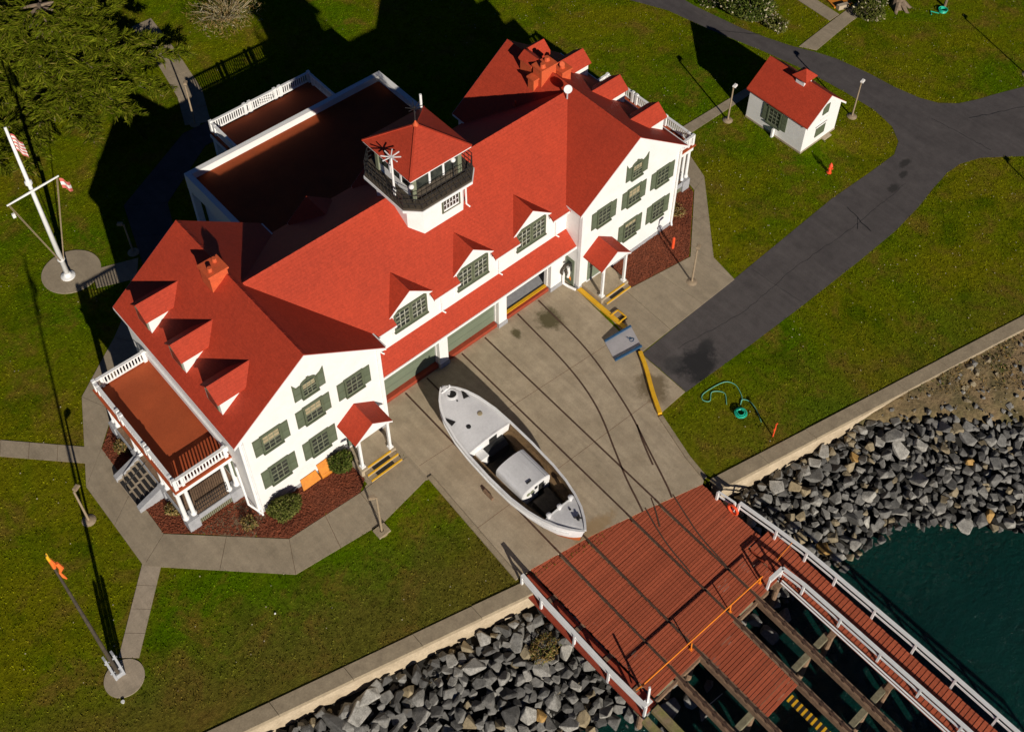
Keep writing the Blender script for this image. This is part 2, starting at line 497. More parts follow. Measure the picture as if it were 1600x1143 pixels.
mb = MB(); mb.prism(apron_poly, -.2, .02)
apron = mb.build('driveway', M['apron'], kind='structure')

road = [(6.68, -5.98), (6.65, -9.53), (10.7, -9.75), (16.4, -9.95), (22, -10.05), (26, -10.03), (29, -9.75), (31, -9.4), (33.0, -9.17), (34.4, -9.25), (36, -9.85), (38.5, -11.8), (43, -15.5), (60, -22), (80, -24), (80, -9), (55, -8.6), (47, -8.1), (44.9, -7.75), (42.8, -6.9),
        (41, -6.25), (39.6, -5.6), (38.5, -4.6), (37.9, -3.3), (37.5, -1.4), (37.3, .8), (36.8, 3.4), (36.2, 4.9), (35.4, 6.5), (34.7, 8.4), (34.1, 10.5), (33.4, 14.6), (33.2, 20), (33.2, 60), (29.4, 60), (29.5, 20), (30.1, 18.4), (31.4, 15.6), (32.2, 11.6), (33.3, 7.5), (34.0, 4.0), (34.3, .5), (34.35, -2), (33.9, -3.9), (33.0, -5.1), (31.7, -5.7), (29, -5.65), (25.1, -5.48), (15.05, -5.78)]
mb = MB(); mb.prism(road, -.15, .010)
mb.build('asphalt_road', M['asphalt'], kind='structure')

road_o = bpy.data.objects['asphalt_road']
def crack(pts, w, name='crack'):
    m = MB(); rr = random.Random(len(pts) * 7 + int(pts[0][0] * 10))
    P = []
    for (ax, ay), (bx_, by_) in zip(pts[:-1], pts[1:]):
        n = max(2, int(math.dist((ax, ay), (bx_, by_)) / .35))
        for k in range(n):
            t = k / n; P.append((ax + (bx_ - ax) * t + rr.uniform(-.06, .06), ay + (by_ - ay) * t + rr.uniform(-.06, .06)))
    P.append(pts[-1])
    for a, b in zip(P[:-1], P[1:]): m.bar((a[0], a[1], .0105), (b[0], b[1], .0105), w * rr.uniform(.5, 1.3), .006)
    m.build(name, M['black'], road_o)
crack([(25.3, -6.6), (25.0, -7.7), (24.7, -9.0)], .07)
crack([(25.0, -7.7), (24.2, -8.3)], .05)
crack([(34.6, 9.0), (31.9, 12.1)], .06)
crack([(36.8, -5.2), (37.2, -9.9)], .04)
crack([(38.8, -7.0), (43.5, -9.2), (48.0, -10.2)], .05)
crack([(8.5, -7.1), (13.5, -7.9), (18.5, -7.7), (24.0, -8.0), (30.0, -7.9)], .022)
crack([(16.4, -6.0), (16.8, -9.8)], .022)
crack([(43.5, -9.2), (45.5, -8.3)], .04)
def lerp(a, b, t): return (a[0] + (b[0] - a[0]) * t, a[1] + (b[1] - a[1]) * t)
def slab_path(name, pairs, mat, seg=2.3, top=.035, gap=.012):
    """pairs of (one edge, other edge) points; built as separate concrete slabs on a bed"""
    base = MB()
    root = None
    o_pts = [p[0] for p in pairs]; i_pts = [p[1] for p in pairs]
    base.prism(o_pts + i_pts[::-1], -.1, .012)
    root = base.build(name, M['mulch_grey'], kind='structure')
    for (o0, i0), (o1, i1) in zip(pairs[:-1], pairs[1:]):
        L = (math.dist(o0, o1) + math.dist(i0, i1)) / 2
        n = max(1, round(L / seg)); g = gap / max(L / n, .1) / n
        for k in range(n):
            t0, t1 = k / n + g, (k + 1) / n - g
            q = [lerp(o0, o1, t0), lerp(o0, o1, t1), lerp(i0, i1, t1), lerp(i0, i1, t0)]
            m = MB(); m.prism(q, -.05, top + random.uniform(-.002, .004))
            m.build('slab', mat, root)
    return root
slab_path('front_path', [((-7.78, -4.1), (-7.73, -2.33)), ((-11.0, -4.6), (-10.9, -2.42)), ((-16.0, -3.98), (-15.15, -2.14)), ((-21.32, 1.46), (-19.69, 2.35)), ((-21.27, 7.4), (-19.55, 9.0)),
                         ((-18.73, 12.69), (-17.9, 10.75)), ((-15.4, 15.2), (-14.2, 13.3)), ((-11.5, 18.6), (-9.6, 17.2))], M['path'], 2.9)
slab_path('shade_toned_path', [((-11.5, 18.65), (-9.6, 17.25)), ((-9.8, 24.2), (-7.6, 22.6)), ((-3.5, 27.6), (-3.0, 25.6)), ((5.5, 27.2), (5.5, 25.4))], M['asphalt'], 2.9)  # path in the building shadow; dark asphalt material paints in the shade
slab_path('west_path', [((-20.6, 8.7), (-20.1, 9.6)), ((-23.75, 12.1), (-23.25, 13.0)), ((-34, 20.5), (-33.5, 21.4))], M['path'], 1.6, .029)
slab_path('windsock_path', [((-21.25, 1.68), (-20.57, 1.01)), ((-24.55, -1.9), (-23.85, -2.55))], M['path_pale'], 1.1, .029)
slab_path('flagpole_path', [((-13.9, 20.65), (-14.35, 19.2)), ((-11.3, 19.7), (-12.2, 18.3))], M['path'], 1.4)
slab_path('east_path', [((6.72, -5.9), (7.2, -2.0)), ((9.2, -5.88), (9.3, -1.99)), ((15.0, -5.82), (14.3, -2.75)), ((15.35, -3.75), (14.6, -2.5)), ((20.2, 1.5), (18.75, 1.05)), ((20.95, 3.5), (19.45, 3.6)), ((20.9, 5.2), (19.5, 5.3)), ((20.9, 12), (19.5, 12))], M['path'], 2.6)
slab_path('shed_path', [((20.95, 5.85), (20.95, 5.0)), ((27.4, 5.62), (27.3, 4.95)), ((33.0, 5.5), (33.0, 4.9))], M['path'], 1.7)
slab_path('north_east_path', [((35.75, 6.1), (36.4, 4.95)), ((40.5, 6.45), (41.2, 5.4)), ((43.5, 6.6), (44.2, 5.5))], M['path'], 1.6)
slab_path('north_path', [((40.0, 6.55), (41.2, 6.55)), ((40.2, 11), (41.4, 11)), ((40.4, 16), (41.6, 16))], M['path'], 1.6)
slab_path('gravel_path', [((-3.0, 28.2), (-1.5, 27.4)), ((-1.9, 31.0), (-.2, 30.6)), ((-1.0, 35.6), (.6, 35.2)), ((-.4, 40), (1.2, 40))], M['path'], 2.0)
for nm, c, r, mt in (('flagpole_pad', (-14.85, 21.35), 1.72, 'path'), ('windsock_pad', (-24.83, -2.95), .92, 'path_pale')):
    mb = MB(); mb.lathe((c[0], c[1], -.1), [(r, 0), (r, .145)], 40); mb.build(nm, M[mt], kind='structure')
mb = MB(); mb.prism([(6.62, -6.05), (6.6, -9.5), (4.62, -9.56), (5.05, -8.6)], -.15, .028); mb.build('driveway_corner', M['apron'], kind='structure')

mb = MB(); mb.prism([(-10.95, -2.5), (-10.3, -2.2), (-10.3, -.02), (-7.5, -.02), (-7.5, -2.45)], -.15, .016); mb.build('porch_pavement', M['path'], kind='structure')
mb = MB(); mb.prism([(7.05, -2.05), (9.35, -2.05), (9.75, -1.9), (9.75, -.02), (7.1, -.02)], -.15, .024); mb.build('porch_pavement', M['path'], kind='structure')
mb = MB(); mb.prism([(-7.85, -2.4), (-7.5, -2.4), (-7.6, -4.2), (-7.85, -4.15)], -.15, .014); mb.build('porch_pavement', M['path'], kind='structure')
beds = [('mulch_bed', [(-19.55, 8.95), (-19.66, 2.38), (-18.7, 1.5), (-15.13, -2.1), (-10.9, -2.4), (-10.22, -1.9), (-10.22, 0.0), (-15.4, .0), (-15.5, 9.5), (-18.5, 10.0)], 'mulch'),
        ('old_mulch_patch', [(-18.4, 1.25), (-16.4, -.9), (-15.3, -.25), (-15.6, 1.4)], 'mulch_grey'),
        ('mulch_bed', [(9.8, -.02), (9.4, -1.95), (14.24, -2.68), (18.6, 1.0), (19.35, 3.6), (19.4, 11), (15.5, 11), (15.45, 0)], 'mulch')]
for i, (nm, poly, mt) in enumerate(beds):
    mb = MB(); mb.prism(poly, -.1, .018 + (.006 if i == 1 else 0)); mb.build(nm, M[mt], kind='structure')
# bark chips lying in the beds
def scatter_chips(poly, n, name, mat, zb):
    xs = [p[0] for p in poly]; ys = [p[1] for p in poly]
    m = MB(); c = 0
    while c < n:
        x, y = random.uniform(min(xs), max(xs)), random.uniform(min(ys), max(ys))
        if not inside(x, y, poly): continue
        a = random.uniform(0, 6.28); l = random.uniform(.04, .10); w = l * .45
        ux, uy = math.cos(a), math.sin(a)
        z = zb + random.uniform(.012, .05)
        m._add([(x + ux * l, y + uy * l, z + random.uniform(-.02, .03)), (x - uy * w, y + ux * w, z), (x - ux * l, y - uy * l, z + random.uniform(-.02, .03)), (x + uy * w, y - ux * w, z)], [(0, 1, 2, 3)])
        c += 1
    m.build(name, mat, kind='stuff', recalc=False)
def inside(x, y, poly):
    r = False; j = len(poly) - 1
    for i in range(len(poly)):
        xi, yi = poly[i]; xj, yj = poly[j]
        if (yi > y) != (yj > y) and x < (xj - xi) * (y - yi) / (yj - yi) + xi: r = not r
        j = i
    return r
scatter_chips(beds[0][1], 9000, 'bark_chips', M['mulch'], .015)
scatter_chips(beds[2][1], 7000, 'bark_chips', M['mulch'], .015)

# ------------------------------------------------------------------ sea wall and rock bank
def seawall(xs, label):
    root = thing('sea_wall', label, 'sea wall')
    for x0, x1 in zip(xs[:-1], xs[1:]):
        m = MB(); e = .012
        m.prism([(x0 + e, wall_in(x0)), (x0 + e, wall_out(x0)), (x1 - e, wall_out(x1)), (x1 - e, wall_in(x1))], -.25, .055 + random.uniform(-.008, .008))
        m.build('coping', M['concrete_kerb'], root)
    a, b = xs[0], xs[-1]
    m = MB(); m.prism([(a, wall_in(a) - .2), (a, wall_out(a) + .05), (b, wall_out(b) + .05), (b, wall_in(b) - .2)], -4.5, -.27)
    m.build('wall_face', M['seawall'], root)
seawall([-60, -40, -31, -27.5, -24, -20.5, -17, -13.6, -10.6, -7.75], 'long tan concrete sea wall between the front lawn and the rocks, left of the slipway')
seawall([3.45, 6.6, 9.8, 13, 16.2, 19.4, 22.6, 26, 30, 40, 60], 'tan concrete sea wall along the lawn strip below the asphalt road, right of the slipway')
m = MB(); m.box(-8.05, 3.4, -11.9, -11.2, -4.5, -.35); m.box(-2, 3.5, -13.4, -12.6, -4.5, -.35)
tag(m.build('slipway_abutment', M['seawall']), 'concrete abutment hidden under the head of the slipway deck', 'abutment')

def bank_z(x, y):
    d = wall_out(x) - y
    if d < 0: d = 0
    right = max(0.0, min(1.0, (x - 11.5) / 5.0))
    z0 = -1.35 + 1.05 * right
    zl = z0 - (.30 if x < -3 else .35) * d
    zr = z0 - .30 * d if d > 3.2 else z0 - .22 * d
    z = zl * (1 - right) + zr * right
    return max(z, -6.5) - .28 + .15 * mnoise.noise(Vector((x * .5, y * .5, 0)))
nx, ny = 150, 40
vs = []; fs = []
for i in range(nx):
    x = -62 + i * 124 / (nx - 1)
    for j in range(ny):
        y = wall_out(x) + .1 - 20 * (j / (ny - 1)) ** 1.3
        vs.append((x, y, bank_z(x, y)))
for i in range(nx - 1):
    for j in range(ny - 1):
        fs.append((i * ny + j, (i + 1) * ny + j, (i + 1) * ny + j + 1, i * ny + j + 1))
mb = MB(); mb._add(vs, fs)
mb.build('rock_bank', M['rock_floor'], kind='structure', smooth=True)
# sandy soil patch at the head of the right-hand bank
vs = []; fs = []; N1, N2 = 60, 16
for i in range(N1):
    x = 13.0 + i * 30 / (N1 - 1)
    dmax = max(.25, min(4.6, (x - 13.2) * .62)) + .35 * mnoise.noise(Vector((x * 1.3, 5, 0)))
    for j in range(N2):
        d = dmax * j / (N2 - 1)
        y = wall_out(x) + .04 - d
        vs.append((x, y, bank_z(x, y) + .38 + .14 * mnoise.noise(Vector((x * 1.1, y * 1.1, 3))) + .05 * mnoise.noise(Vector((x * 4, y * 4, 3))) - .3 * (j / (N2 - 1)) ** 6))
for i in range(N1 - 1):
    for j in range(N2 - 1):
        fs.append((i * N2 + j, (i + 1) * N2 + j, (i + 1) * N2 + j + 1, i * N2 + j + 1))
mb = MB(); mb._add(vs, fs); mb.build('soil_bank', M['soil'], kind='structure', smooth=True)

def rock_mesh(seed, mat):
    r = random.Random(seed)
    bm = bmesh.new()
    ax = (r.uniform(.8, 1.25), r.uniform(.7, 1.0), r.uniform(.55, .85))
    n = r.randint(9, 18)
    for _ in range(n):
        v = Vector((r.gauss(0, 1), r.gauss(0, 1), r.gauss(0, 1))).normalized()
        k = max(abs(v.x), abs(v.y), abs(v.z))
        v = v / (k ** .6) * r.uniform(.72, 1.05)          # towards a block
        bm.verts.new((v.x * ax[0], v.y * ax[1], v.z * ax[2]))
    res = bmesh.ops.convex_hull(bm, input=bm.verts)
    bmesh.ops.delete(bm, geom=[g for g in res['geom_interior'] if isinstance(g, bmesh.types.BMVert)], context='VERTS')
    bmesh.ops.dissolve_limit(bm, angle_limit=.16, verts=bm.verts, edges=bm.edges)
    bmesh.ops.bevel(bm, geom=bm.edges[:], offset=.05, segments=1, affect='EDGES')
    bmesh.ops.recalc_face_normals(bm, faces=bm.faces)
    me = bpy.data.meshes.new('boulder'); bm.to_mesh(me); bm.free()
    me.materials.append(mat)
    return me
rock_meshes = {k: [rock_mesh(100 * i + j, M[k]) for j in range(10)] for i, k in enumerate(('rock_grey', 'rock_dark', 'rock_tan', 'rock_ochre'))}

cands = []
def try_rocks(x0, x1, dmin, dmaxf, spacing, rmin, rmax, tries):
    pts = []
    for _ in range(tries):
        x = random.uniform(x0, x1); d = random.uniform(dmin, dmaxf(x))
        y = wall_out(x) - d
        if -8.3 < x < 3.9 and y > -13.3: continue
        r = random.uniform(rmin, rmax) if random.random() < .75 else random.uniform(rmax, rmax * 1.35)
        if d < r * .85: continue
        if x > 13.3 and d < min(4.3, (x - 13.3) * .62) + r * .3: continue
        if all((x - a) ** 2 + (y - b) ** 2 > (spacing * (r + q)) ** 2 for a, b, q in pts):
            pts.append((x, y, r))
    return pts
big = try_rocks(-35, -6.0, .3, lambda x: 8.0, .60, .28, .47, 34000) + try_rocks(2.6, 30, .3, lambda x: 7.8 + max(0, min(4.0, (x - 6) * .35)), .60, .25, .41, 42000)
under = try_rocks(-7.5, 2.5, 1.6, lambda x: 9, .8, .4, .7, 700)
big.sort(key=lambda p: (p[0] < -24.5 or p[0] > 25.5, -p[2]))
ROCK_NAMES = {'rock_grey': 'grey angular boulder', 'rock_dark': 'dark slate boulder', 'rock_tan': 'tan boulder', 'rock_ochre': 'ochre yellow boulder'}
def rock_words(k, x, y, r):
    d = wall_out(x) - y
    size = 'large ' if r > .50 else '' if r > .38 else 'small '
    if x < 0:
        place = 'against the foot of the sea wall' if d < 1.3 else 'beside the weathered slipway railing' if x > -10.2 else 'low on the bank near the water' if d > 5 else 'halfway down the bank'
        return size + ROCK_NAMES[k] + ' ' + place + ', left of the slipway'
    place = 'below the sandy soil patch' if x > 14.5 and d < 6.2 else 'against the foot of the sea wall' if d < 1.4 else 'beside the catwalk railing' if x < 6 else 'at the edge of the green water' if d > 5.2 else 'halfway down the bank'
    return size + ROCK_NAMES[k] + ' ' + place + ', right of the catwalk'
shown = [p for p in big if bank_z(p[0], p[1]) + p[2] * .5 > -3.5]
n_ind = 0
rest = MB(); rest_items = []
for (x, y, r) in shown + [(a, b, c) for a, b, c in under]:
    right = x > 0
    u = random.random()
    if r > .5: u *= .88
    k = ('rock_grey' if u < (.70 if right else .58) else 'rock_dark' if u < .89 else 'rock_tan' if u < .982 else 'rock_ochre')
    z = bank_z(x, y) + .30 + r * random.uniform(.12, .62)
    if n_ind < 296 and not (-7.5 < x < 2.5):
        o = bpy.data.objects.new('boulder', random.choice(rock_meshes[k])); COL.objects.link(o)
        o.location = (x, y, z); o.rotation_euler = (random.uniform(-.5, .5), random.uniform(-.5, .5), random.uniform(0, 6.28))
        o.scale = (r * random.uniform(.95, 1.2), r * random.uniform(.9, 1.1), r * random.uniform(.85, 1.1))
        w = rock_words(k, x, y, r)
        tag(o, w, 'boulder', w.replace('boulder', 'boulders', 1))
        n_ind += 1
    else:
        rest_items.append((x, y, z, r))
# small stones filling the gaps, one object
for _ in range(3800):
    if random.random() < .45: x = random.uniform(-35, -6); d = random.uniform(.1, 7.5)
    else: x = random.uniform(2.6, 30); d = random.uniform(.1, 9.5)
    y = wall_out(x) - d
    if -8.2 < x < 3.8 and y > -13.3: continue
    if x > 13.3 and d < min(4.0, (x - 13.3) * .62): continue
    r = random.uniform(.10, .30); rest_items.append((x, y, bank_z(x, y) - .02 + r * random.uniform(.1, .7), r))
for (x, y, z, r) in rest_items:
    me = random.choice(rock_meshes['rock_grey'])
    mt = Matrix.Translation((x, y, z)) @ Matrix.Rotation(random.uniform(0, 6.28), 4, 'Z') @ Matrix.Rotation(random.uniform(-.6, .6), 4, 'X') @ Matrix.Scale(r, 4)
    rest.cur = random.choice((0, 1, 1, 1, 1, 1, 2)) if r < .3 else random.choice((0, 0, 1))  # small stones mostly dark, painting crevice shade between the boulders
    rest._add([tuple(mt @ v.co) for v in me.vertices], [tuple(p.vertices) for p in me.polygons])
rest.build('small_stones', [M['rock_grey'], M['rock_dark'], M['rock_tan']], kind='stuff', recalc=False)

# ------------------------------------------------------------------ slipway
slip = thing('slipway', 'red brown plank slipway deck with long timber rails running out over the water', 'slipway', (0, 0, 0))
def rail_x(k, y):
    x0 = (-5.38, -3.82, -1.26, .46)[k]
    return x0 + (-.013, -.010, -.012, -.014)[k] * (-y - 8)
def smooth_pts2(pts, n=5):
    out = []
    P = [Vector((*p, 0)) for p in pts]; P = [P[0] * 2 - P[1]] + P + [P[-1] * 2 - P[-2]]
    for i in range(1, len(P) - 2):
        for k in range(n):
            t = k / n; a, b, c, d = P[i - 1], P[i], P[i + 1], P[i + 2]
            q = .5 * ((2 * b) + (c - a) * t + (2 * a - 5 * b + 4 * c - d) * t * t + (3 * b - a - 3 * c + d) * t ** 3)
            out.append((q.x, q.y))
    return out + [pts[-1]]
plank_meshes = {}
def plank(x0, x1, y, pitch, root=slip, z=0.0, thick=.07):
    w = round(x1 - x0, 2); key = (w, pitch)
    if key not in plank_meshes:
        m = MB(); m.box(-w / 2, w / 2, -pitch * .415, pitch * .415, -thick, 0); plank_meshes[key] = m.mesh('plank', M['plank'])
    o = obj('plank', plank_meshes[key], root, ((x0 + x1) / 2 + random.uniform(-.02, .02), y, z + random.uniform(-.009, .009)), (random.uniform(-.02, .02), 0, random.uniform(-.003, .003)))
    return o
PIT = .168
def head_y(x): return -11.3 - .26 * (x + 7.9)
xe = [-7.12, rail_x(0, -16), rail_x(1, -16), rail_x(2, -16), rail_x(3, -16), 2.0]
for s in range(5):
    a = xe[s] + (.0 if s == 0 else .075); b = xe[s + 1] - (.0 if s == 4 else .075)
    y = head_y(a) + .12
    while y > -20.4:
        bb = b
        if s == 4: bb = 2.95 if y > -18.3 else 1.9
        plank(a, bb, y, PIT)
        y -= PIT
y = -20.5
while y > -24.5:
    plank(rail_x(1, -22) + .13, rail_x(2, -22) - .13, y, .20, z=-.05); y -= .20
for k in range(4):
    m = MB()
    ya = head_y(rail_x(k, -12)) - .2
    ye = -48
    m.bar((rail_x(k, ya) , ya, -.23), (rail_x(k, ye), ye, -.26), .32, .4)
    m.build('rail_beam', M['timber'], slip)
    m = MB(); m.bar((rail_x(k, ya), ya + .5, .0), (rail_x(k, ye), ye, -.03), .09, .10); m.build('steel_rail', M['rust'], slip)
    m = MB()
    for yy in np.arange(-21, -48, -.62):
        m.box(rail_x(k, yy) - .11, rail_x(k, yy) + .11, yy - .05, yy + .05, -.04, .012)
    m.build('rail_chair', M['rust'], slip, kind='stuff')
for yy in (-20.1, -23.9, -27.45, -31.5, -36):
    m = MB(); m.box(-8.0, 1.7, yy - .15, yy + .15, -.95, -.50); m.build('cross_beam', M['timber_grey'], slip)
    for xx in (-7.5, -5.6, -3.95, -1.35, .3, 2.3):
        m = MB(); m.tube([(xx, yy, -6), (xx, yy, -.9)], .17, 10); m.build('pile', M['timber'], slip)
for yy in (-13.5, -15.5, -17.5, -19.5):
    m = MB(); m.box(-7.6, 2.9, yy - .12, yy + .12, -.45, -.10); m.build('joist', M['timber'], slip)
m = MB(); m.box(-7.15, 1.0, -20.58, -20.46, -.42, -.06); m.build('end_beam', M['timber'], slip)
m = MB(); m.box(-7.62, -7.2, -48, -20.7, -.34, -.04); m.build('edge_beam', M['timber_moss'], slip)
m = MB(); m.box(2.06, 3.05, -18.42, -18.36, -.3, .0); m.build('fascia', M['sill_red'], slip)
for P in (smooth_pts2([(1.32, -13.54), (.95, -14.85), (.62, -16.2), (.40, -18.2)]), smooth_pts2([(-.34, -13.1), (-.75, -14.4), (-1.04, -15.67), (-1.22, -17.2)]), smooth_pts2([(.32, -12.9), (-.05, -13.6), (-.55, -14.4)])):
    m = MB()
    for a, b in zip(P[:-1], P[1:]): m.bar((a[0], a[1], .012), (b[0], b[1], .012), .075, .022)
    m.build('switch_rail', M['rust'], slip)
# iron cable across the opening
m = MB(); m.tube([(-5.3, -22.1, -1.3), (-4.1, -22.2, -1.3)], .02, 6); m.build('cable', M['steel'], slip)

catwalk = thing('catwalk', 'narrow red plank catwalk with white railings beside the slipway, running out over green water', 'catwalk')
y = -18.5
while y > -46:
    m_ = plank(2.02, 3.62, y, .25, catwalk, .04); y -= .25
m = MB()
for x in (2.1, 2.85, 3.55): m.box(x - .09, x + .09, -46, -18.5, -.34, -.04)
m.build('stringer', M['sill_red'], catwalk)
m = MB(); m.box(1.86, 1.95, -46, -20.6, -.30, .03); m.build('edge_board', M['plank'], catwalk)
for yy in (-20.6, -24.1, -27.6, -31.2, -35, -39, -43):
    m = MB(); m.box(1.5, 3.8, yy - .14, yy + .14, -.62, -.34); m.build('cross_beam', M['timber'], catwalk)
    for xx in (1.75, 3.5):
        m = MB(); m.tube([(xx, yy, -6), (xx, yy, -.6)], .15, 10); m.build('pile', M['timber'], catwalk)

def railing(name, label, pts, group, post=.11, h=1.05, cap=.2):
    root = thing(name, label, 'railing', group=group)
    pm = MB(); pm.box(-post / 2, post / 2, -post / 2, post / 2, -.35, h - .03); pme = pm.mesh('post', M['trim'])
    for p in pts:
        obj('post', pme, root, (p[0], p[1], 0))
    for a, b in zip(pts[:-1], pts[1:]):
        m = MB(); m.bar((a[0], a[1], h), (b[0], b[1], h), cap, .06); m.build('top_rail', M['trim'], root)
        m = MB(); m.bar((a[0], a[1], h * .55), (b[0], b[1], h * .55), .06, .11); m.build('mid_rail', M['trim'], root)
    return root
railing('railing', 'white railing on the outer edge of the catwalk, next to open water', [(3.07, -16.58), (3.36, -18.89), (3.55, -20.73), (3.62, -22.57), (3.68, -24.95), (3.74, -27.36), (3.76, -29.65), (3.76, -32.0), (3.76, -34.3), (3.76, -36.7), (3.76, -39), (3.76, -42)], 'white railings of the slipway')
railing('railing', 'short low white railing at the shore end of the catwalk, by the orange life ring', [(2.86, -15.31), (3.02, -16.35)], 'white railings of the slipway', .12, .8, .10)
railing('railing', 'white railing between the catwalk and the open rail beams, with a bent end', [(1.0, -20.42), (1.92, -20.45), (2.05, -21.77), (2.08, -24.08), (2.1, -26.46), (2.12, -28.8), (2.14, -31.1), (2.14, -33.4), (2.14, -35.8), (2.14, -38.2), (2.14, -41)], 'white railings of the slipway')
railing('railing', 'weathered white railing along the left edge of the slipway deck above the rocks', [(-7.98, -11.95), (-8.06, -13.48), (-8.09, -15.89), (-8.12, -18.28), (-8.05, -20.62)], 'white railings of the slipway')
m = MB(); m.box(-8.14, -7.2, -20.6, -11.7, -.30, -.14); tag(m.build('side_walk', M['sill_red']), 'dark red edge walkway under the weathered left railing of the slipway', 'walkway')
m = MB()
for dx, z in ((1.80, .22), (1.72, .10)):
    m.tube([(dx, -20.7, z), (dx + .06, -46, z)], .045, 8)
tag(m.build('service_pipe', M['trim']), 'pair of thin white service pipes along the side of the catwalk', 'pipes')
m = MB(); m.box(-8.32, -7.95, -46, -20.75, -.3, -.05); tag(m.build('fender_beam', M['timber_moss']), 'mossy fender timber continuing the left railing out over the water', 'beam')
m = MB(); m.bar((-7.5, -20.3, 0), (-7.45, -20.22, 1.5), .10, .10); m.box(-7.7, -7.3, -20.45, -20.15, -.04, .03)
tag(m.build('white_post', M['trim']), 'single white post at the outer left corner of the slipway deck', 'post')
# orange barrier
bar_ = thing('barrier_rail', 'thin orange barrier rail standing across the slipway deck', 'barrier')
m = MB(); m.tube([(-7.5, -19.55, .06), (-7.32, -19.75, .72), (1.0, -19.98, .72)], .04, 8); m.build('bar', M['orange'], bar_)
for x in (-4.15, -1.32, .95):
    m = MB(); m.tube([(x, -19.93, .72), (x + .02, -19.95, .0)], .035, 8); m.box(x - .07, x + .1, -20.05, -19.87, -.01, .03); m.build('leg', M['orange'], bar_)
m = MB(); m.tube([(2.05, -19.95, .85), (3.45, -19.85, .95)], .022, 6); tag(m.build('chain', M['orange']), 'thin orange chain closing the catwalk between its railings', 'chain')
m = MB(); m.torus((2.84, -16.42, .42), .30, .075, 'x', 24, 10); tag(m.build('life_ring', M['hivis'], smooth=True), 'orange life ring hung at the shore end of the catwalk railing', 'life ring')
hb = thing('hazard_board', 'black and yellow striped hazard board hanging below the end of the short plank finger', 'hazard board')
for k in range(9):
    m = MB(); m.box(-2.35, -1.95, -24.75 - k * .29, -24.62 - k * .29 - .01, -.62, -.52); m.build('yellow_stripe', M['yellow'], hb)
    m = MB(); m.box(-2.35, -1.95, -24.91 - k * .29 + .01, -24.76 - k * .29, -.62, -.525); m.build('black_stripe', M['black'], hb)

# rails set into the apron
def inlaid(pts, name='inlaid_rail'):
    m = MB()
    for a, b in zip(pts[:-1], pts[1:]):
        m.bar((a[0], a[1], .0205), (b[0], b[1], .0205), .105, .012)
    m.build(name, M['rust'], apron)
def smooth_pts(pts, n=6):
    out = []
    P = [Vector((*p, 0)) for p in pts]; P = [P[0] * 2 - P[1]] + P + [P[-1] * 2 - P[-2]]
    for i in range(1, len(P) - 2):
        for k in range(n):
            t = k / n; a, b, c, d = P[i - 1], P[i], P[i + 1], P[i + 2]
            q = .5 * ((2 * b) + (c - a) * t + (2 * a - 5 * b + 4 * c - d) * t * t + (3 * b - a - 3 * c + d) * t ** 3)
            out.append((q.x, q.y))
    out.append(pts[-1])
    return out
for k in (0, 1, 2, 3):
    inlaid([(rail_x(k, 1.0), 1.0), (rail_x(k, -12), head_y(rail_x(k, -12)) + .05)])
inlaid(smooth_pts([(3.18, 1.05), (2.82, -3.73), (2.14, -6.83), (.9, -9.6), (.2, -11.1), (-.32, -12.47), (-.6, -13.2)]))
inlaid(smooth_pts([(4.81, 1.0), (4.44, -3.70), (3.4, -7.94), (2.4, -10.6), (1.5, -12.9), (1.15, -13.65)]))
inlaid(smooth_pts([(3.0, -9.2), (2.45, -10.2), (1.82, -11.58)]))
# expansion joints
for (a, b) in [((-7.6, -3.2), (7.0, -4.25)), ((-7.7, -8.1), (5.2, -8.6))]:
    m = MB(); m.bar((a[0], a[1], .0195), (b[0], b[1], .0195), .03, .006); m.build('expansion_joint', M['timber'], apron)
for pts, nm in (([(-7.60, -4.1), (-7.95, -11.6)], 'edge_kerb'), ([(4.35, -9.72), (3.55, -12.6), (3.32, -14.05)], 'edge_kerb')):
    m = MB()
    for a, b in zip(pts[:-1], pts[1:]): m.bar((a[0] , a[1], .03), (b[0], b[1], .03), .26, .12)
    tag(m.build(nm, M['concrete_kerb']), 'low concrete edge kerb on the ' + ('left' if pts[0][0] < 0 else 'right') + ' side of the driveway, beside the grass', 'kerb')

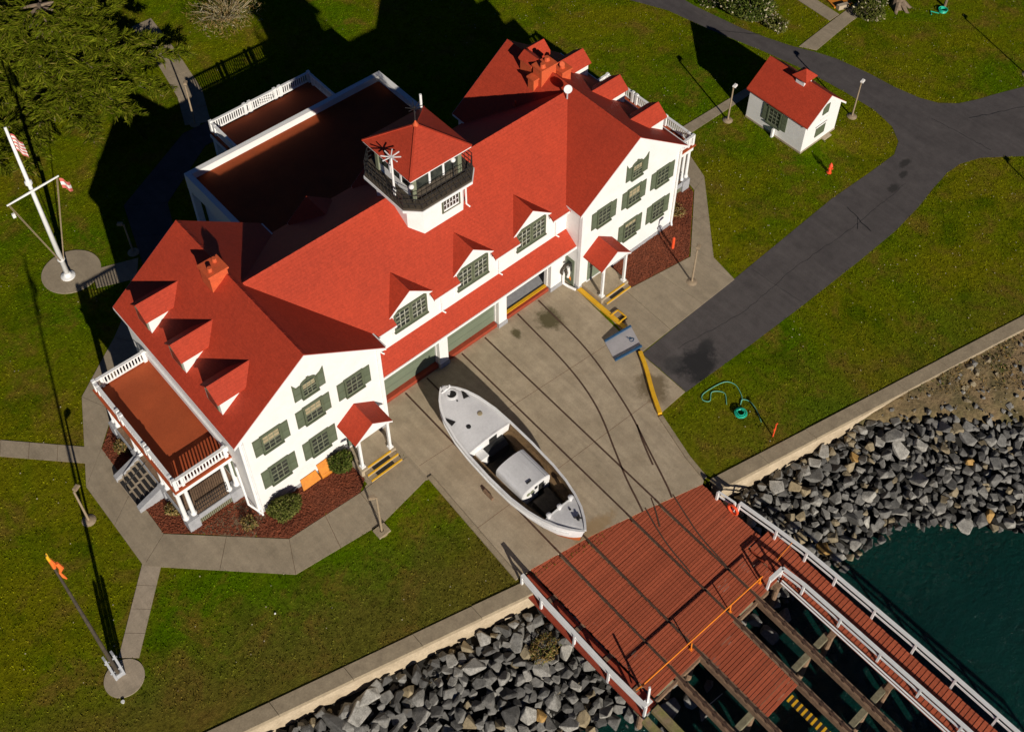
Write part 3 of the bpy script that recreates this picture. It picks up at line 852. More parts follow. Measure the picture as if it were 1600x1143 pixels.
# ------------------------------------------------------------------ the station building
st = thing('station_building', 'large white boat station with red shingle roofs, two gabled wings and three garage bays', 'building')
LX0, LX1 = -15.49, -7.17            # left wing walls
RX0, RX1 = 7.17, 15.42              # right wing walls
EZ, HZ = 6.91, 10.34                # wing eave and ridge heights
K = (HZ - EZ) / 4.47
KB = .715                            # boathouse roof slope
DEP = 11.1
def wing(x0, x1):
    cx = (x0 + x1) / 2; hw = (x1 - x0) / 2
    ze = HZ - K * hw - .16
    m = MB(); m.prism_y([(x0, 0), (x1, 0), (x1, ze), (cx, HZ - .16), (x0, ze)], 0, DEP)
    m.build('wall', M['white'], st)
    oh = .31
    rf = None
    for s in (-1, 1):
        m = MB()
        m.slab([(cx, -.16, HZ), (cx + s * (hw + oh), -.16, HZ - K * (hw + oh)), (cx + s * (hw + oh), DEP + .16, HZ - K * (hw + oh)), (cx, DEP + .16, HZ)], .14)
        r = m.build('roof', M['roof'], st)
        # white gutter and rake boards
        m = MB()
        m.box(cx + s * (hw + oh) - .02, cx + s * (hw + oh) + .09, -.1, DEP + .1, HZ - K * (hw + oh) - .17, HZ - K * (hw + oh) - .03)
        m.build('gutter', M['trim'], r)
        for yy in (-.19, DEP + .16):
            m = MB()
            m.prism_y([(cx, HZ - .03), (cx + s * (hw + oh), HZ - K * (hw + oh) - .03), (cx + s * (hw + oh), HZ - K * (hw + oh) - .20), (cx, HZ - .22)], yy, yy + .03)
            m.build('rake_board', M['trim'], r)
    m = MB()
    n = 34
    for i in range(n):
        y0 = -.15 + i * (DEP + .3) / n
        m.prism_y([(cx - .17, HZ - .115), (cx, HZ + .03 + .012 * (i % 2)), (cx + .17, HZ - .115), (cx, HZ - .02)], y0, y0 + (DEP + .3) / n - .012)
    m.build('ridge_cap', M['roof'], st)
    m = MB(); m.box(x0 - .025, x1 + .025, -.03, .3, .0, .32); m.build('plinth', M['grey_plinth'], st)
    return cx
LC = wing(LX0, LX1)
RC = wing(RX0, RX1)

# boathouse between the wings
FY = 1.3
RYD = 5.58; HB = 10.15
def bh_z(y): return HB - KB * abs(y - RYD)
wl = MB()
wl.box(LX1 + .0, RX0 - .0, FY, FY + .25, 3.5, bh_z(FY) - .17)
for a, b in ((LX1, LX1 + .06), (-2.75, -2.1), (1.65, 2.3), (5.75, RX0)):
    wl.box(a, b, FY, FY + .25, 0, 3.5)
wl.build('wall', M['white'], st)
m = MB(); m.box(LX1, RX0, 9.8, 10.05, 0, bh_z(10.05) - .17); m.build('wall', M['white'], st)
m = MB(); m.slab([(-11.0, RYD, HB), (11.0, RYD, HB), (11.0, 10.41, bh_z(10.41)), (-11.0, 10.41, bh_z(10.41))], .14)
m.build('roof', M['roof'], st)
# front slope: one sheet with notches where the three wall dormers break the eave
DX = (-4.22, .06, 4.36)
m = MB()
YC = FY + .02
m.slab([(-11.0, RYD, HB), (11.0, RYD, HB), (11.0, YC, bh_z(YC)), (-11.0, YC, bh_z(YC))], .14)
froof = m.build('roof', M['roof'], st)
xa = -7.4
for d in DX + (None,):
    xb = 7.4 if d is None else d - 1.25
    m = MB(); m.slab([(xa, YC - .002, bh_z(YC)), (xb, YC - .002, bh_z(YC)), (xb, .75, bh_z(.75)), (xa, .75, bh_z(.75))], .14)
    e = m.build('eave', M['roof'], froof)
    m = MB(); m.box(max(xa, -6.85), min(xb, 6.85), .72, .749, bh_z(.75) - .15, bh_z(.75) - .02); m.build('fascia', M['trim'], froof)
    if d is not None: xa = d + 1.25
m = MB()
for i in range(66):
    x0 = -11 + i / 3
    m.prism_x([(RYD - .17, HB - .115), (RYD, HB + .03 + .01 * (i % 2)), (RYD + .17, HB - .115), (RYD, HB - .02)], x0, x0 + 1 / 3 - .012)
m.build('ridge_cap', M['roof'], st)
# long pent roof over the doors
m = MB(); m.slab([(LX1, FY, 4.49), (RX0, FY, 4.49), (RX0, .36, 3.76), (LX1, .36, 3.76)], .11); pr = m.build('pent_roof', M['roof'], st)
m = MB(); m.box(LX1 - .02, RX0 - .01, .30, .355, 3.58, 3.74); m.build('gutter', M['trim'], pr)
m = MB(); m.slab([(LX1, FY, 3.62), (RX0, FY, 3.62), (RX0, .40, 3.56), (LX1, .40, 3.56)], .05); m.build('soffit', M['trim'], pr)
# pilasters, doors, sills
for (a, b) in ((-2.72, -2.12), (1.68, 2.28), (5.8, 6.75)):
    m = MB(); m.box(a, b, 1.0, FY - .01, .34, 3.55); p = m.build('pilaster', M['white'], st)
    m = MB(); m.box(a - .04, b + .04, .94, FY - .012, 0, .34); m.build('plinth', M['grey_plinth'], p)
for (a, b) in ((LX1 + .06, -2.75), (-2.1, 1.65)):
    m = MB(); m.box(a, b, 1.42, 1.5, .3, 3.5); d = m.build('garage_door', M['green_door'], st)
    n = 5
    for k in range(n):
        z0 = .36 + k * (3.05 / n)
        m = MB(); m.box(a + .03, b - .03, 1.385, 1.419, z0, z0 + 3.05 / n - .025); m.build('door_panel', M['green_door'], d)
for (a, b) in ((LX1 + .06, -2.76), (-2.08, 1.64), (2.32, 5.76)):
    m = MB(); m.box(a, b, 1.13, 1.48, -.05, .30); m.build('door_sill', M['sill_red'], st)
m = MB(); m.box(LX1, RX0, 1.5, 9.8, -.1, .27); m.build('floor', M['grey_plinth'], st)
m = MB(); m.box(2.34, 5.74, 1.30, 1.50, .301, .345); m.build('yellow_threshold', M['yellow'], st)
m = MB(); m.box(2.34, 2.95, 2.6, 2.9, .275, .42); m.build('yellow_threshold', M['yellow'], st)
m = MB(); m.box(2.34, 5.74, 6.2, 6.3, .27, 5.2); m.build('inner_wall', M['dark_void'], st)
cart = thing('boat_trolley', 'black wheeled trolley just inside the open garage bay', 'trolley', (5.15, 2.75, .27))
m = MB(); m.box(-.45, .35, -.5, .9, .35, .55); m.box(-.4, -.3, .7, .8, .5, 1.3); m.build('frame', M['black'], cart)
for dx in (-.45, .42):
    m = MB(); m.torus((dx, -.15, .30), .22, .09, 'x', 16, 8); m.build('wheel', M['black'], cart)

# ---- windows
def make_window(w, h, arched=False, blind=0.0, cols=3, shutters=True):
    """window facing -y with its origin at the bottom centre of the opening; casing mesh plus pane, sash, shutters"""
    fw = .10
    m = MB()
    m.box(-w / 2 - fw, -w / 2, -.09, .02, -.06, h + .02); m.box(w / 2, w / 2 + fw, -.09, .02, -.06, h + .02)
    m.box(-w / 2 - fw - .04, w / 2 + fw + .04, -.14, .02, -.16, -.06)
    if not arched:
        m.box(-w / 2 - fw - .03, w / 2 + fw + .03, -.12, .02, h + .02, h + .13)
    else:
        pts = [(-(w / 2 + fw), h + .02)]
        k = 10
        outer = [((w / 2 + fw) * math.cos(math.pi - math.pi * i / k), h + (w / 2 + fw) * .62 * math.sin(math.pi * i / k)) for i in range(k + 1)]
        inner = [((w / 2) * math.cos(math.pi - math.pi * i / k), h + (w / 2) * .55 * math.sin(math.pi * i / k)) for i in range(k + 1)]
        for i in range(k):
            m.prism_y([outer[i], outer[i + 1], inner[i + 1], inner[i]], -.09, .02)
        m.box(-.07, .07, -.11, .02, h + (w / 2) * .5, h + (w / 2 + fw) * .62 + .08)
    root = m.build('window', M['green'], None)
    m = MB()
    if arched:
        poly = [(-w / 2, 0), (w / 2, 0)] + [((w / 2) * math.cos(math.pi * i / 10), h + (w / 2) * .55 * math.sin(math.pi * i / 10)) for i in range(11)]
        m.prism_y(poly, -.03, .0)
    else:
        m.box(-w / 2, w / 2, -.03, .0, -.05, h + .01)
    m.build('pane', M['glass'], root)
    if blind > 0:
        m = MB(); m.box(-w / 2 + .02, w / 2 - .02, -.036, -.03, h * (1 - blind), h - .02); m.build('blind', M['twig'], root)
    m = MB()
    t = .035
    m.box(-w / 2, w / 2, -.065, -.037, h * .5 - .035, h * .5 + .035)
    m.box(-w / 2, w / 2, -.06, -.037, -.055, .03); m.box(-w / 2, w / 2, -.06, -.037, h - .06, h)
    for i in range(1, cols):
        x = -w / 2 + w * i / cols
        m.box(x - t / 2, x + t / 2, -.055, -.038, .03, h - .06)
    for z in (h * .25, h * .75):
        m.box(-w / 2, w / 2, -.054, -.0385, z - t / 2, z + t / 2)
    m.build('sash', M['green_pale'], root)
    if shutters:
        sw = .42
        for s in (-1, 1):
            c = s * (w / 2 + fw + sw / 2 + .02)
            m = MB()
            if arched and s:
                zi = h * 1.0; zo = h + .32
                a, b = (c - sw / 2, c + sw / 2)
                tl, tr = (h + .02, h + .02)
                top = [(a, tl), (b, tr)]
                k = [(a, -.04), (b, -.04), (b, h + (.05 if s < 0 else .42)), (c, h + (.02 if s < 0 else .16)), (a, h + (.42 if s < 0 else .05))]
                m.prism_y(k if s > 0 else [(a, -.04), (b, -.04), (b, h + .05), (c, h + .02), (a, h - .05)] if False else k, -.05, .0)
            else:
                m.box(c - sw / 2, c + sw / 2, -.05, .0, -.06, h + .06)
            sh = m.build('shutter', M['green'], root)
            m = MB()
            for (z0, z1) in ((.02, h * .5 - .05), (h * .5 + .03, h - .02)):
                n = 6
                for q in range(n):
                    zz = z0 + (z1 - z0) * q / n
                    m.hexa([(c - sw / 2 + .05, -.052, zz), (c + sw / 2 - .05, -.052, zz), (c + sw / 2 - .05, -.049, zz), (c - sw / 2 + .05, -.049, zz),
                            (c - sw / 2 + .05, -.07, zz + .02), (c + sw / 2 - .05, -.07, zz + .02), (c + sw / 2 - .05, -.049, zz + (z1 - z0) / n - .02), (c - sw / 2 + .05, -.049, zz + (z1 - z0) / n - .02)])
            m.box(c - sw / 2, c + sw / 2, -.062, -.0501, h * .5 - .03, h * .5 + .02)
            # louvres belong to the shutter board: same mesh level, joined below
            n0 = len(sh.data.vertices)
            bm = bmesh.new(); bm.from_mesh(sh.data); me2 = m.mesh('louvres', M['green']); bm.from_mesh(me2); bm.to_mesh(sh.data); bm.free(); bpy.data.meshes.remove(me2)
    return root
protos = {'a': make_window(.92, 1.24, blind=.5), 'b': make_window(.92, 1.24), 'lowa': make_window(.92, 1.38), 'lowb': make_window(.92, 1.38, blind=.28), 'arch': make_window(.72, .95, arched=True, blind=.4)}
used = set()
def put_window(kind, x, z, y=0.0, rz=0.0):
    o = protos[kind] if kind not in used else copy_tree(protos[kind])
    used.add(kind)
    o.parent = st; o.location = (x, y, z); o.rotation_euler = (0, 0, rz)
    return o
for x, z, k in ((-13.84, 4.94, 'a'), (-11.37, 4.94, 'a'), (-8.89, 4.94, 'b'), (-13.85, 1.96, 'lowa'), (-11.39, 1.96, 'lowa'), (-11.33, 7.12, 'arch'),
                (8.93, 4.88, 'b'), (11.41, 4.88, 'a'), (13.86, 4.88, 'b'), (11.35, 1.88, 'lowb'), (13.80, 1.88, 'lowa'), (11.47, 7.08, 'arch')):
    put_window(k, x, z)
for yy, z in ((2.6, 1.9), (8.4, 1.9)):
    put_window('lowa', LX0, z, yy, -math.pi / 2); put_window('lowa', RX1, z, yy, math.pi / 2)

# ---- dormers on the boathouse roof
def gable_roof(x0, x1, zr, ze, y0, y1, t=.10, along='y', parent=None, mat='roof'):
    m = MB(); c = (x0 + x1) / 2
    for s in (-1, 1):
        e = x0 if s < 0 else x1
        q = [(c, y0, zr), (e, y0, ze), (e, y1, ze), (c, y1, zr)]
        if along == 'x': q = [(b, a, z) for a, b, z in q]
        m.slab(q, t)
    return m.build('dormer_roof', M[mat], parent)
def front_dormer(x, front=True):
    y0 = FY - .03 if front else 10.08
    y1 = 3.6 if front else 7.6
    m = MB()
    m.prism_y([(x - 1.24, 5.0), (x + 1.24, 5.0), (x + 1.24, 7.02), (x, 8.02), (x - 1.24, 7.02)], min(y0, y1), max(y0, y1))
    d = m.build('dormer', M['white'], st)
    gable_roof(x - 1.42, x + 1.42, 8.16, 8.16 - .82 * 1.42, y0 - (.14 if front else -.14), y1, parent=d)
    m = MB()
    yy = y0 - .16 if front else y0 + .13
    for s in (-1, 1):
        m.prism_y([(x, 8.13), (x + s * 1.42, 6.97), (x + s * 1.42, 6.80), (x, 7.94)], yy, yy + .03)
    m.build('rake_board', M['trim'], d)
    for s in (-1, 1):
        m = MB(); m.box(x + s * 1.36 - .07, x + s * 1.36 + .07, y0 - .08, y0 + .12, 6.55, 6.72)
        m.build('eave_return', M['trim'], d)
for x in (-4.22, .06, 4.36): front_dormer(x)
for x in (-4.33, .0, 4.33): front_dormer(x, False)
def double_window(w, h):
    m = MB()
    m.box(-w / 2, w / 2, -.09, .02, -.10, .0); m.box(-w / 2, w / 2, -.09, .02, h, h + .10)
    for x in (-w / 2 + .05, 0, w / 2 - .05): m.box(x - (.05 if x else .07), x + (.05 if x else .07), -.088, .02, .0, h)
    m.box(-w / 2 - .05, w / 2 + .05, -.13, .02, -.17, -.10)
    root = m.build('window', M['green'], st)
    for s in (-1, 1):
        c = s * (w / 4 + .005); ww = w / 2 - .17
        m = MB(); m.box(c - ww / 2, c + ww / 2, -.03, -.0, .0, h); m.build('pane', M['glass'], root)
        m = MB()
        m.box(c - ww / 2, c + ww / 2, -.075, -.031, h / 2 - .045, h / 2 + .045)
        m.box(c - ww / 2, c + ww / 2, -.07, -.031, .0, .07); m.box(c - ww / 2, c + ww / 2, -.07, -.031, h - .08, h)
        for i in (0, 3):
            xx = c - ww / 2 + ww * i / 3; m.box(xx - .03, xx + .03, -.066, -.032, .07, h - .08)
        m.build('sash', M['green_pale'], root)
        m = MB()
        for i in (1, 2):
            xx = c - ww / 2 + ww * i / 3; m.box(xx - .02, xx + .02, -.06, -.033, .07, h - .08)
        for z in (h * .27, h * .73): m.box(c - ww / 2, c + ww / 2, -.058, -.034, z - .02, z + .02)
        m.build('glazing_bar', M['bar_pale'], root)
    return root
w0 = double_window(2.16, 1.40)
for i, x in enumerate((-4.22, .06, 4.36)):
    o = w0 if i == 0 else copy_tree(w0, st)
    o.location = (x, FY - .03, 5.52)
# small downpipes on the white band, pipe at the left corner
for x in (-6.35, -2.15, 1.95, 6.3):
    m = MB(); m.tube([(x, FY - .05, 6.35), (x, FY - .06, 4.62), (x + .12, FY - .22, 4.50)], .045, 8); m.build('downpipe', M['trim'], st)
for x in (LX0 + .16, RX1 - .16):
    m = MB(); m.tube([(x, -.09, 6.7), (x, -.09, .5), (x - .1, -.25, .25)], .06, 8); m.build('downpipe', M['trim'], st)
for x0 in (LX0 - .02, RX1 - .2):
    m = MB(); m.box(x0, x0 + .22, -.05, .2, .32, EZ - .05); m.build('corner_board', M['trim'], st)
for (x0, lab) in ((LX1 - .2, 0), (RX0 - .02, 0)):
    m = MB(); m.box(x0, x0 + .22, -.045, .2, .32, EZ - .05); m.build('corner_board', M['trim'], st)

# ---- small dormers on the outer slopes of the wings
def side_dormer(sx, cx, y):
    hw = .74
    xf = 3.92       # distance of the front face from the ridge
    def X(d): return cx + sx * d
    zb = HZ - K * xf
    m = MB()
    prof = [(y - hw + .06, zb - .4), (y + hw - .06, zb - .4), (y + hw - .06, 8.38), (y, 8.94), (y - hw + .06, 8.38)]
    a, b = sorted((X(1.2), X(xf)))
    m.prism_x(prof, a, b)
    d = m.build('dormer', M['white'], st)
    m = MB()
    for s in (-1, 1):
        m.slab([(X(1.2), y, 9.06), (X(xf + .14), y, 9.06), (X(xf + .14), y + s * (hw + .06), 9.06 - .8 * (hw + .06)), (X(1.2), y + s * (hw + .06), 9.06 - .8 * (hw + .06))], .08)
    m.build('dormer_roof', M['roof'], d)
    m = MB(); a, b = sorted((X(xf), X(xf + .05))); m.box(a, b, y - .5, y + .5, zb + .12, 8.42); m.build('window_frame', M['green_pale'], d)
    m = MB(); a, b = sorted((X(xf + .05), X(xf + .06))); m.box(a, b, y - .4, y + .4, zb + .2, 8.35); m.build('pane', M['glass'], d)
for y in (8.75, 5.47, 2.2):
    side_dormer(-1, LC, y); side_dormer(1, RC, y)

# ---- chimneys
def chimney(x, y, w, d, z0, z1, name='chimney'):
    m = MB(); m.box(x - w / 2, x + w / 2, y - d / 2, y + d / 2, z0, z1)
    c = m.build(name, M['brick_red'], st)
    m = MB(); m.box(x - w / 2 - .07, x + w / 2 + .07, y - d / 2 - .07, y + d / 2 + .07, z1, z1 + .12); m.build('cap', M['brick_red'], c)
    return c
c = chimney(-11.75, 6.9, 1.0, .95, 9.2, 10.75)
m = MB(); m.tube([(-12.0, 6.7, 10.87), (-12.0, 6.7, 11.12)], .12, 10); m.tube([(-11.5, 7.1, 10.87), (-11.5, 7.1, 11.12)], .12, 10); m.build('flue', M['brick_red'], c)
c = chimney(11.0, 7.55, 1.15, .75, 9.2, 10.85)
m = MB()
for dx, dy in ((-.3, -.15), (.3, .15)):
    m.tube([(11.0 + dx, 7.55 + dy, 10.97), (11.0 + dx, 7.55 + dy, 11.22)], [.19, .14], 10)
m.build('flue', M['brick_red'], c)
c = chimney(10.9, 8.65, .8, 1.0, 9.2, 10.55)
m = MB(); m.prism_y([(10.4, 10.67), (11.4, 10.67), (10.9, 11.05)], 8.05, 9.25); m.build('cowl', M['roof'], c)
c = chimney(12.0, 7.05, .7, .7, 9.2, 10.35)
m = MB(); m.tube([(11.95, 7.05, 10.47), (11.95, 7.05, 10.75), (11.8, 6.9, 10.9)], .16, 10); m.build('flue', M['brick_red'], c)
c = chimney(10.3, 7.7, .5, .5, 9.0, 10.15, 'vent')
m = MB()
for s in (-1, 1):
    m.slab([(11.5, 9.6, 10.62), (12.8, 9.6, 10.62), (12.8, 9.6 + s * .6, 10.1), (11.5, 9.6 + s * .6, 10.1)], .4)
m.build('roof_vent', M['roof'], st)
m = MB(); m.tube([(9.0, 7.9, 8.2), (9.0, 7.9, 8.95)], .07, 8); m.build('vent_pipe', M['brick_red'], st)
dish = thing('satellite_dish', 'round white dish standing on the roof ridge where the right wing meets the boathouse', 'dish', (10.65, 5.2, 10.2))
m = MB(); m.tube([(0, 0, -.2), (0, 0, .45)], .05, 8); m.build('stand', M['steel'], dish)
m = MB(); m.lathe((0, 0, 0), [(.02, 0), (.16, .03), (.26, .10), (.26, .12), (.16, .06), (.02, .03)], 24)
d_ = m.build('reflector', M['boat_deck'], dish, (0, 0, .55), smooth=True); d_.rotation_euler = (math.radians(62), 0, math.radians(-25))

# ---- lookout tower
TX, TY = -.06, 5.35
def octo(h, c): return [(-h, -h + c), (-h + c, -h), (h - c, -h), (h, -h + c), (h, h - c), (h - c, h), (-h + c, h), (-h, h - c)]
m = MB(); m.prism([(TX + x, TY + y) for x, y in octo(1.95, .62)], 7.8, 10.9)
tw = m.build('lookout_tower', M['white'], st)
m = MB(); m.prism([(TX + x, TY + y) for x, y in octo(2.38, .72)], 10.9, 11.05); m.build('gallery_floor', M['gunmetal'], tw)
m = MB(); m.prism([(TX + x, TY + y) for x, y in octo(2.42, .74)], 10.72, 10.895); m.build('cornice', M['trim'], tw)
# gallery railing
m = MB()
oc = [(TX + x, TY + y) for x, y in octo(2.33, .71)]
for a, b in zip(oc, oc[1:] + oc[:1]):
    L = math.dist(a, b)
    for z in (11.35, 11.7, 12.0): m.bar((a[0], a[1], z), (b[0], b[1], z), .035, .04)
    n = max(2, int(L / .30))
    for k in range(n):
        p = lerp(a, b, k / n); m.bar((p[0], p[1], 11.05), (p[0], p[1], 12.0), .022, .022)
m.build('gallery_railing', M['black'], tw, kind='stuff')
# glazed cabin: corner posts, sill walls, panes
H = 1.5
for sx_ in (-1, 1):
    for sy_ in (-1, 1):
        m = MB(); m.box(TX + sx_ * H - .12, TX + sx_ * H + .12, TY + sy_ * H - .12, TY + sy_ * H + .12, 11.05, 13.0); m.build('corner_post', M['green_pale'], tw)
for (x0, x1, y0, y1) in ((-H + .12, H - .12, -H - .04, -H + .04), (-H + .12, H - .12, H - .04, H + .04), (-H - .04, -H + .04, -H + .12, H - .12), (H - .04, H + .04, -H + .12, H - .12)):
    m = MB(); m.box(TX + x0, TX + x1, TY + y0, TY + y1, 11.05, 11.55); m.build('cabin_wall', M['gunmetal'] if y0 < -1 and x1 - x0 > 1 else M['white'], tw)
    for k in range(1, 3):
        m = MB()
        if x1 - x0 > 1:
            xx = TX + x0 + (x1 - x0) * k / 3; m.box(xx - .06, xx + .06, TY + y0 - .01, TY + y1 + .01, 11.55, 12.95)
        else:
            yy = TY + y0 + (y1 - y0) * k / 3; m.box(TX + x0 - .01, TX + x1 + .01, yy - .06, yy + .06, 11.55, 12.95)
        m.build('mullion', M['trim'], tw)
    m = MB(); m.box(TX + x0, TX + x1, TY + (y0 + y1) / 2 - .01, TY + (y0 + y1) / 2 + .01, 11.56, 12.94) if x1 - x0 > 1 else m.box(TX + (x0 + x1) / 2 - .01, TX + (x0 + x1) / 2 + .01, TY + y0, TY + y1, 11.56, 12.94)
    m.build('pane', M['glass'], tw)
m = MB(); m.slab([(TX - 2, TY - 2, 13.0), (TX + 2, TY - 2, 13.0), (TX + 2, TY + 2, 13.0), (TX - 2, TY + 2, 13.0)], .09); m.build('soffit', M['trim'], tw)
m = MB()
q = [(-2.03, -2.03), (2.03, -2.03), (2.03, 2.03), (-2.03, 2.03)]
m._add([(TX + x, TY + y, 13.005) for x, y in q] + [(TX + x, TY + y, 13.06) for x, y in q] + [(TX, TY, 14.38)], [(3, 2, 1, 0)] + [(i, (i + 1) % 4, 4 + (i + 1) % 4, 4 + i) for i in range(4)] + [(4 + i, 4 + (i + 1) % 4, 8) for i in range(4)])
tr = m.build('tower_roof', M['roof'], tw)
for x, y in q:
    m = MB(); m.bar((TX + x, TY + y, 13.07), (TX, TY, 14.40), .10, .05); m.build('hip_ridge', M['roof'], tw)
m = MB(); m.lathe((TX, TY, 14.3), [(.16, 0), (.16, .1), (.07, .22), (.04, .35)], 12); m.build('finial', M['brick_red'], tw)
# window in the front face of the tower
m = MB(); y0 = TY - 1.95
m.box(.45 - .62, .45 + .62, y0 - .06, y0 + .02, 9.28, 9.38); m.box(-.17, 1.07, y0 - .06, y0 + .02, 10.15, 10.25); m.box(-.17, -.07, y0 - .06, y0 + .02, 9.38, 10.15); m.box(.97, 1.07, y0 - .06, y0 + .02, 9.38, 10.15)
wt = m.build('tower_window', M['green'], tw)
m = MB(); m.box(-.07, .97, y0 - .03, y0 - .002, 9.5, 10.15); m.build('pane', M['glass'], tw)
m = MB(); m.box(-.07, .97, y0 - .05, y0 - .001, 9.38, 9.5)
for k in range(6): m.box(-.07 + k * .208 - .022, -.07 + k * .208 + .022, y0 - .045, y0 - .031, 9.5, 10.15)
m.box(-.07, .97, y0 - .045, y0 - .031, 9.80, 9.845)
m.build('sash', M['trim'], tw)
m = MB(); m.tube([(1.62, TY - 1.80, 10.8), (1.62, TY - 1.80, 8.7), (1.72, TY - 2.0, 8.55)], .05, 8); m.build('downpipe', M['trim'], tw)
# aerials
an = thing('radio_aerial', 'white star shaped aerial on a pole at the left corner of the tower gallery', 'aerial', (-2.16, 4.72, 11.05))
m = MB(); m.tube([(0, 0, 0), (0, 0, 2.75)], .06, 8); m.box(-.09, .09, -.09, .09, .3, .42); m.build('mast', M['trim'], an)
for k in range(8):
    a = k * math.pi / 4
    m = MB(); m.bar((0, 0, 2.78), (.52 * math.cos(a), .52 * math.sin(a), 2.84), .05, .04); m.build('arm', M['twig'] if False else M['trim'], an)
an2 = thing('weather_aerial', 'dark spidery aerial on the very top of the lookout tower roof', 'aerial', (TX, TY, 14.6))
m = MB(); m.tube([(0, 0, 0), (0, 0, 1.0)], .035, 8); m.build('mast', M['black'], an2)
for k in range(8):
    a = k * math.pi / 4 + .3
    m = MB(); m.bar((0, 0, .85), (.45 * math.cos(a), .45 * math.sin(a), 1.0), .03, .03); m.build('arm', M['black'], an2)
m = MB(); m.tube([(0, 0, -.6), (0, 0, .12)], .045, 8); m.tube([(0, 0, .1), (.0, .0, 1.75)], .07, 8)
tag(m.build('whip_aerial', M['trim'], None, (1.7, 7.2, 12.4)), 'plain white whip aerial behind the lookout tower roof', 'aerial')
m = MB(); m.box(-.05, .05, -.05, .05, -4.0, -.5); m.build('aerial_mast', M['steel'], bpy.data.objects['whip_aerial'])
for (x, y, z, l) in ((-1.75, 3.75, 12.15, 'round pink white lamp on the left rail of the tower gallery'), (.98, 3.72, 12.35, 'round pink white lamp behind the front rail of the tower gallery')):
    g = thing('gallery_lamp', l, 'lamp', (x, y, 11.05), group='lamps on the tower gallery')
    m = MB(); m.tube([(0, 0, 0), (0, 0, z - 11.15)], .03, 8); m.build('stem', M['black'], g)
    m = MB(); m.ball((0, 0, z - 11.05), .15, 12); m.build('globe', M['flag_white'], g, smooth=True)

# ---- entrance porches
def entry_porch(x0, x1, zl, steps, zr, door_x0, door_x1):
    c = (x0 + x1) / 2
    m = MB(); m.box(x0 - .08, x1 + .02, -1.74, -.005, -.1, zl); land_ = m.build('porch_landing', M['apron'], st)
    y = -1.74; z = zl
    m = MB(); m.box(x0 + .35, x1 - .3, y - .012, y + .08, z - .04, z + .012); m.build('nosing', M['yellow'], land_)
    for k in range(steps):
        z -= zl / (steps + 1) if steps > 1 else zl / 2
        s_ = MB(); s_.box(x0 + .1, x1 - .05, y - .31, y - .002, -.1, z); so = s_.build('step', M['concrete_kerb'], st)
        m = MB(); m.box(x0 + .1, x1 - .05, y - .325, y - .24, z - .035, z + .012); m.build('nosing', M['yellow'], so)
        m = MB(); m.box(x0 + .55, x1 - .5, y - .225, y - .01, z + .001, z + .012); m.build('tread_mat', M['black'], so)
        y -= .31
    for x in (x0 + .17, x1 - .17):
        m = MB(); m.box(x - .07, x + .07, -1.56, -1.42, zl, zl + 2.45); p = m.build('porch_post', M['trim'], st)
        m = MB(); m.box(x - .13, x + .13, -1.62, -1.36, zl, zl + .12); m.build('post_base', M['trim'], p)
        m = MB(); m.box(x - .06, x + .06, -1.42, -.01, zl + 2.3, zl + 2.45); m.build('beam', M['trim'], p)
    m = MB()
    ov = .1
    for s in (-1, 1):
        e = x0 - ov if s < 0 else x1 + ov
        m.slab([(c, -1.62, zr), (e, -1.62, zr - .93), (e, -.0, zr - .93), (c, -.0, zr)], .09)
    pr_ = m.build('porch_roof', M['roof'], st)
    m = MB()
    m.prism_y([(x0 + .02, zr - .98), (x1 - .02, zr - .98), (c, zr - .12)], -1.56, -1.50); m.build('gable_board', M['white'], pr_)
    m = MB()
    for s in (-1, 1):
        e = x0 - ov if s < 0 else x1 + ov
        m.prism_y([(c, zr - .03), (e, zr - .96), (e, zr - 1.07), (c, zr - .17)], -1.65, -1.625)
    m.build('rake_board', M['trim'], pr_)
    m = MB(); m.box(door_x0, door_x1, -.05, .02, zl, zl + 2.15); dr = m.build('entrance_door', M['green_door'], st)
    m = MB(); m.box(door_x0 + .14, door_x0 + .45, -.06, -.051, zl + 1.1, zl + 1.95); m.build('door_pane', M['glass'], dr)
    m = MB(); m.box(door_x0 - .1, door_x1 + .1, -.10, .0, zl + .005, zl + .06); m.build('door_sill', M['trim'], dr)
entry_porch(-10.18, -8.02, .50, 2, 3.90, -9.85, -8.55)
entry_porch(7.53, 9.72, .36, 1, 3.86, 7.86, 9.2)
# side door of the right wing, in the corner beside the open bay
m = MB(); m.box(RX0 - .04, RX0 + .02, .42, 1.15, .05, 2.3); d = m.build('side_door', M['green_door'], st)
m = MB(); m.box(RX0 - .05, RX0 - .041, .58, 1.0, 1.25, 2.05); m.build('door_pane', M['glass'], d)

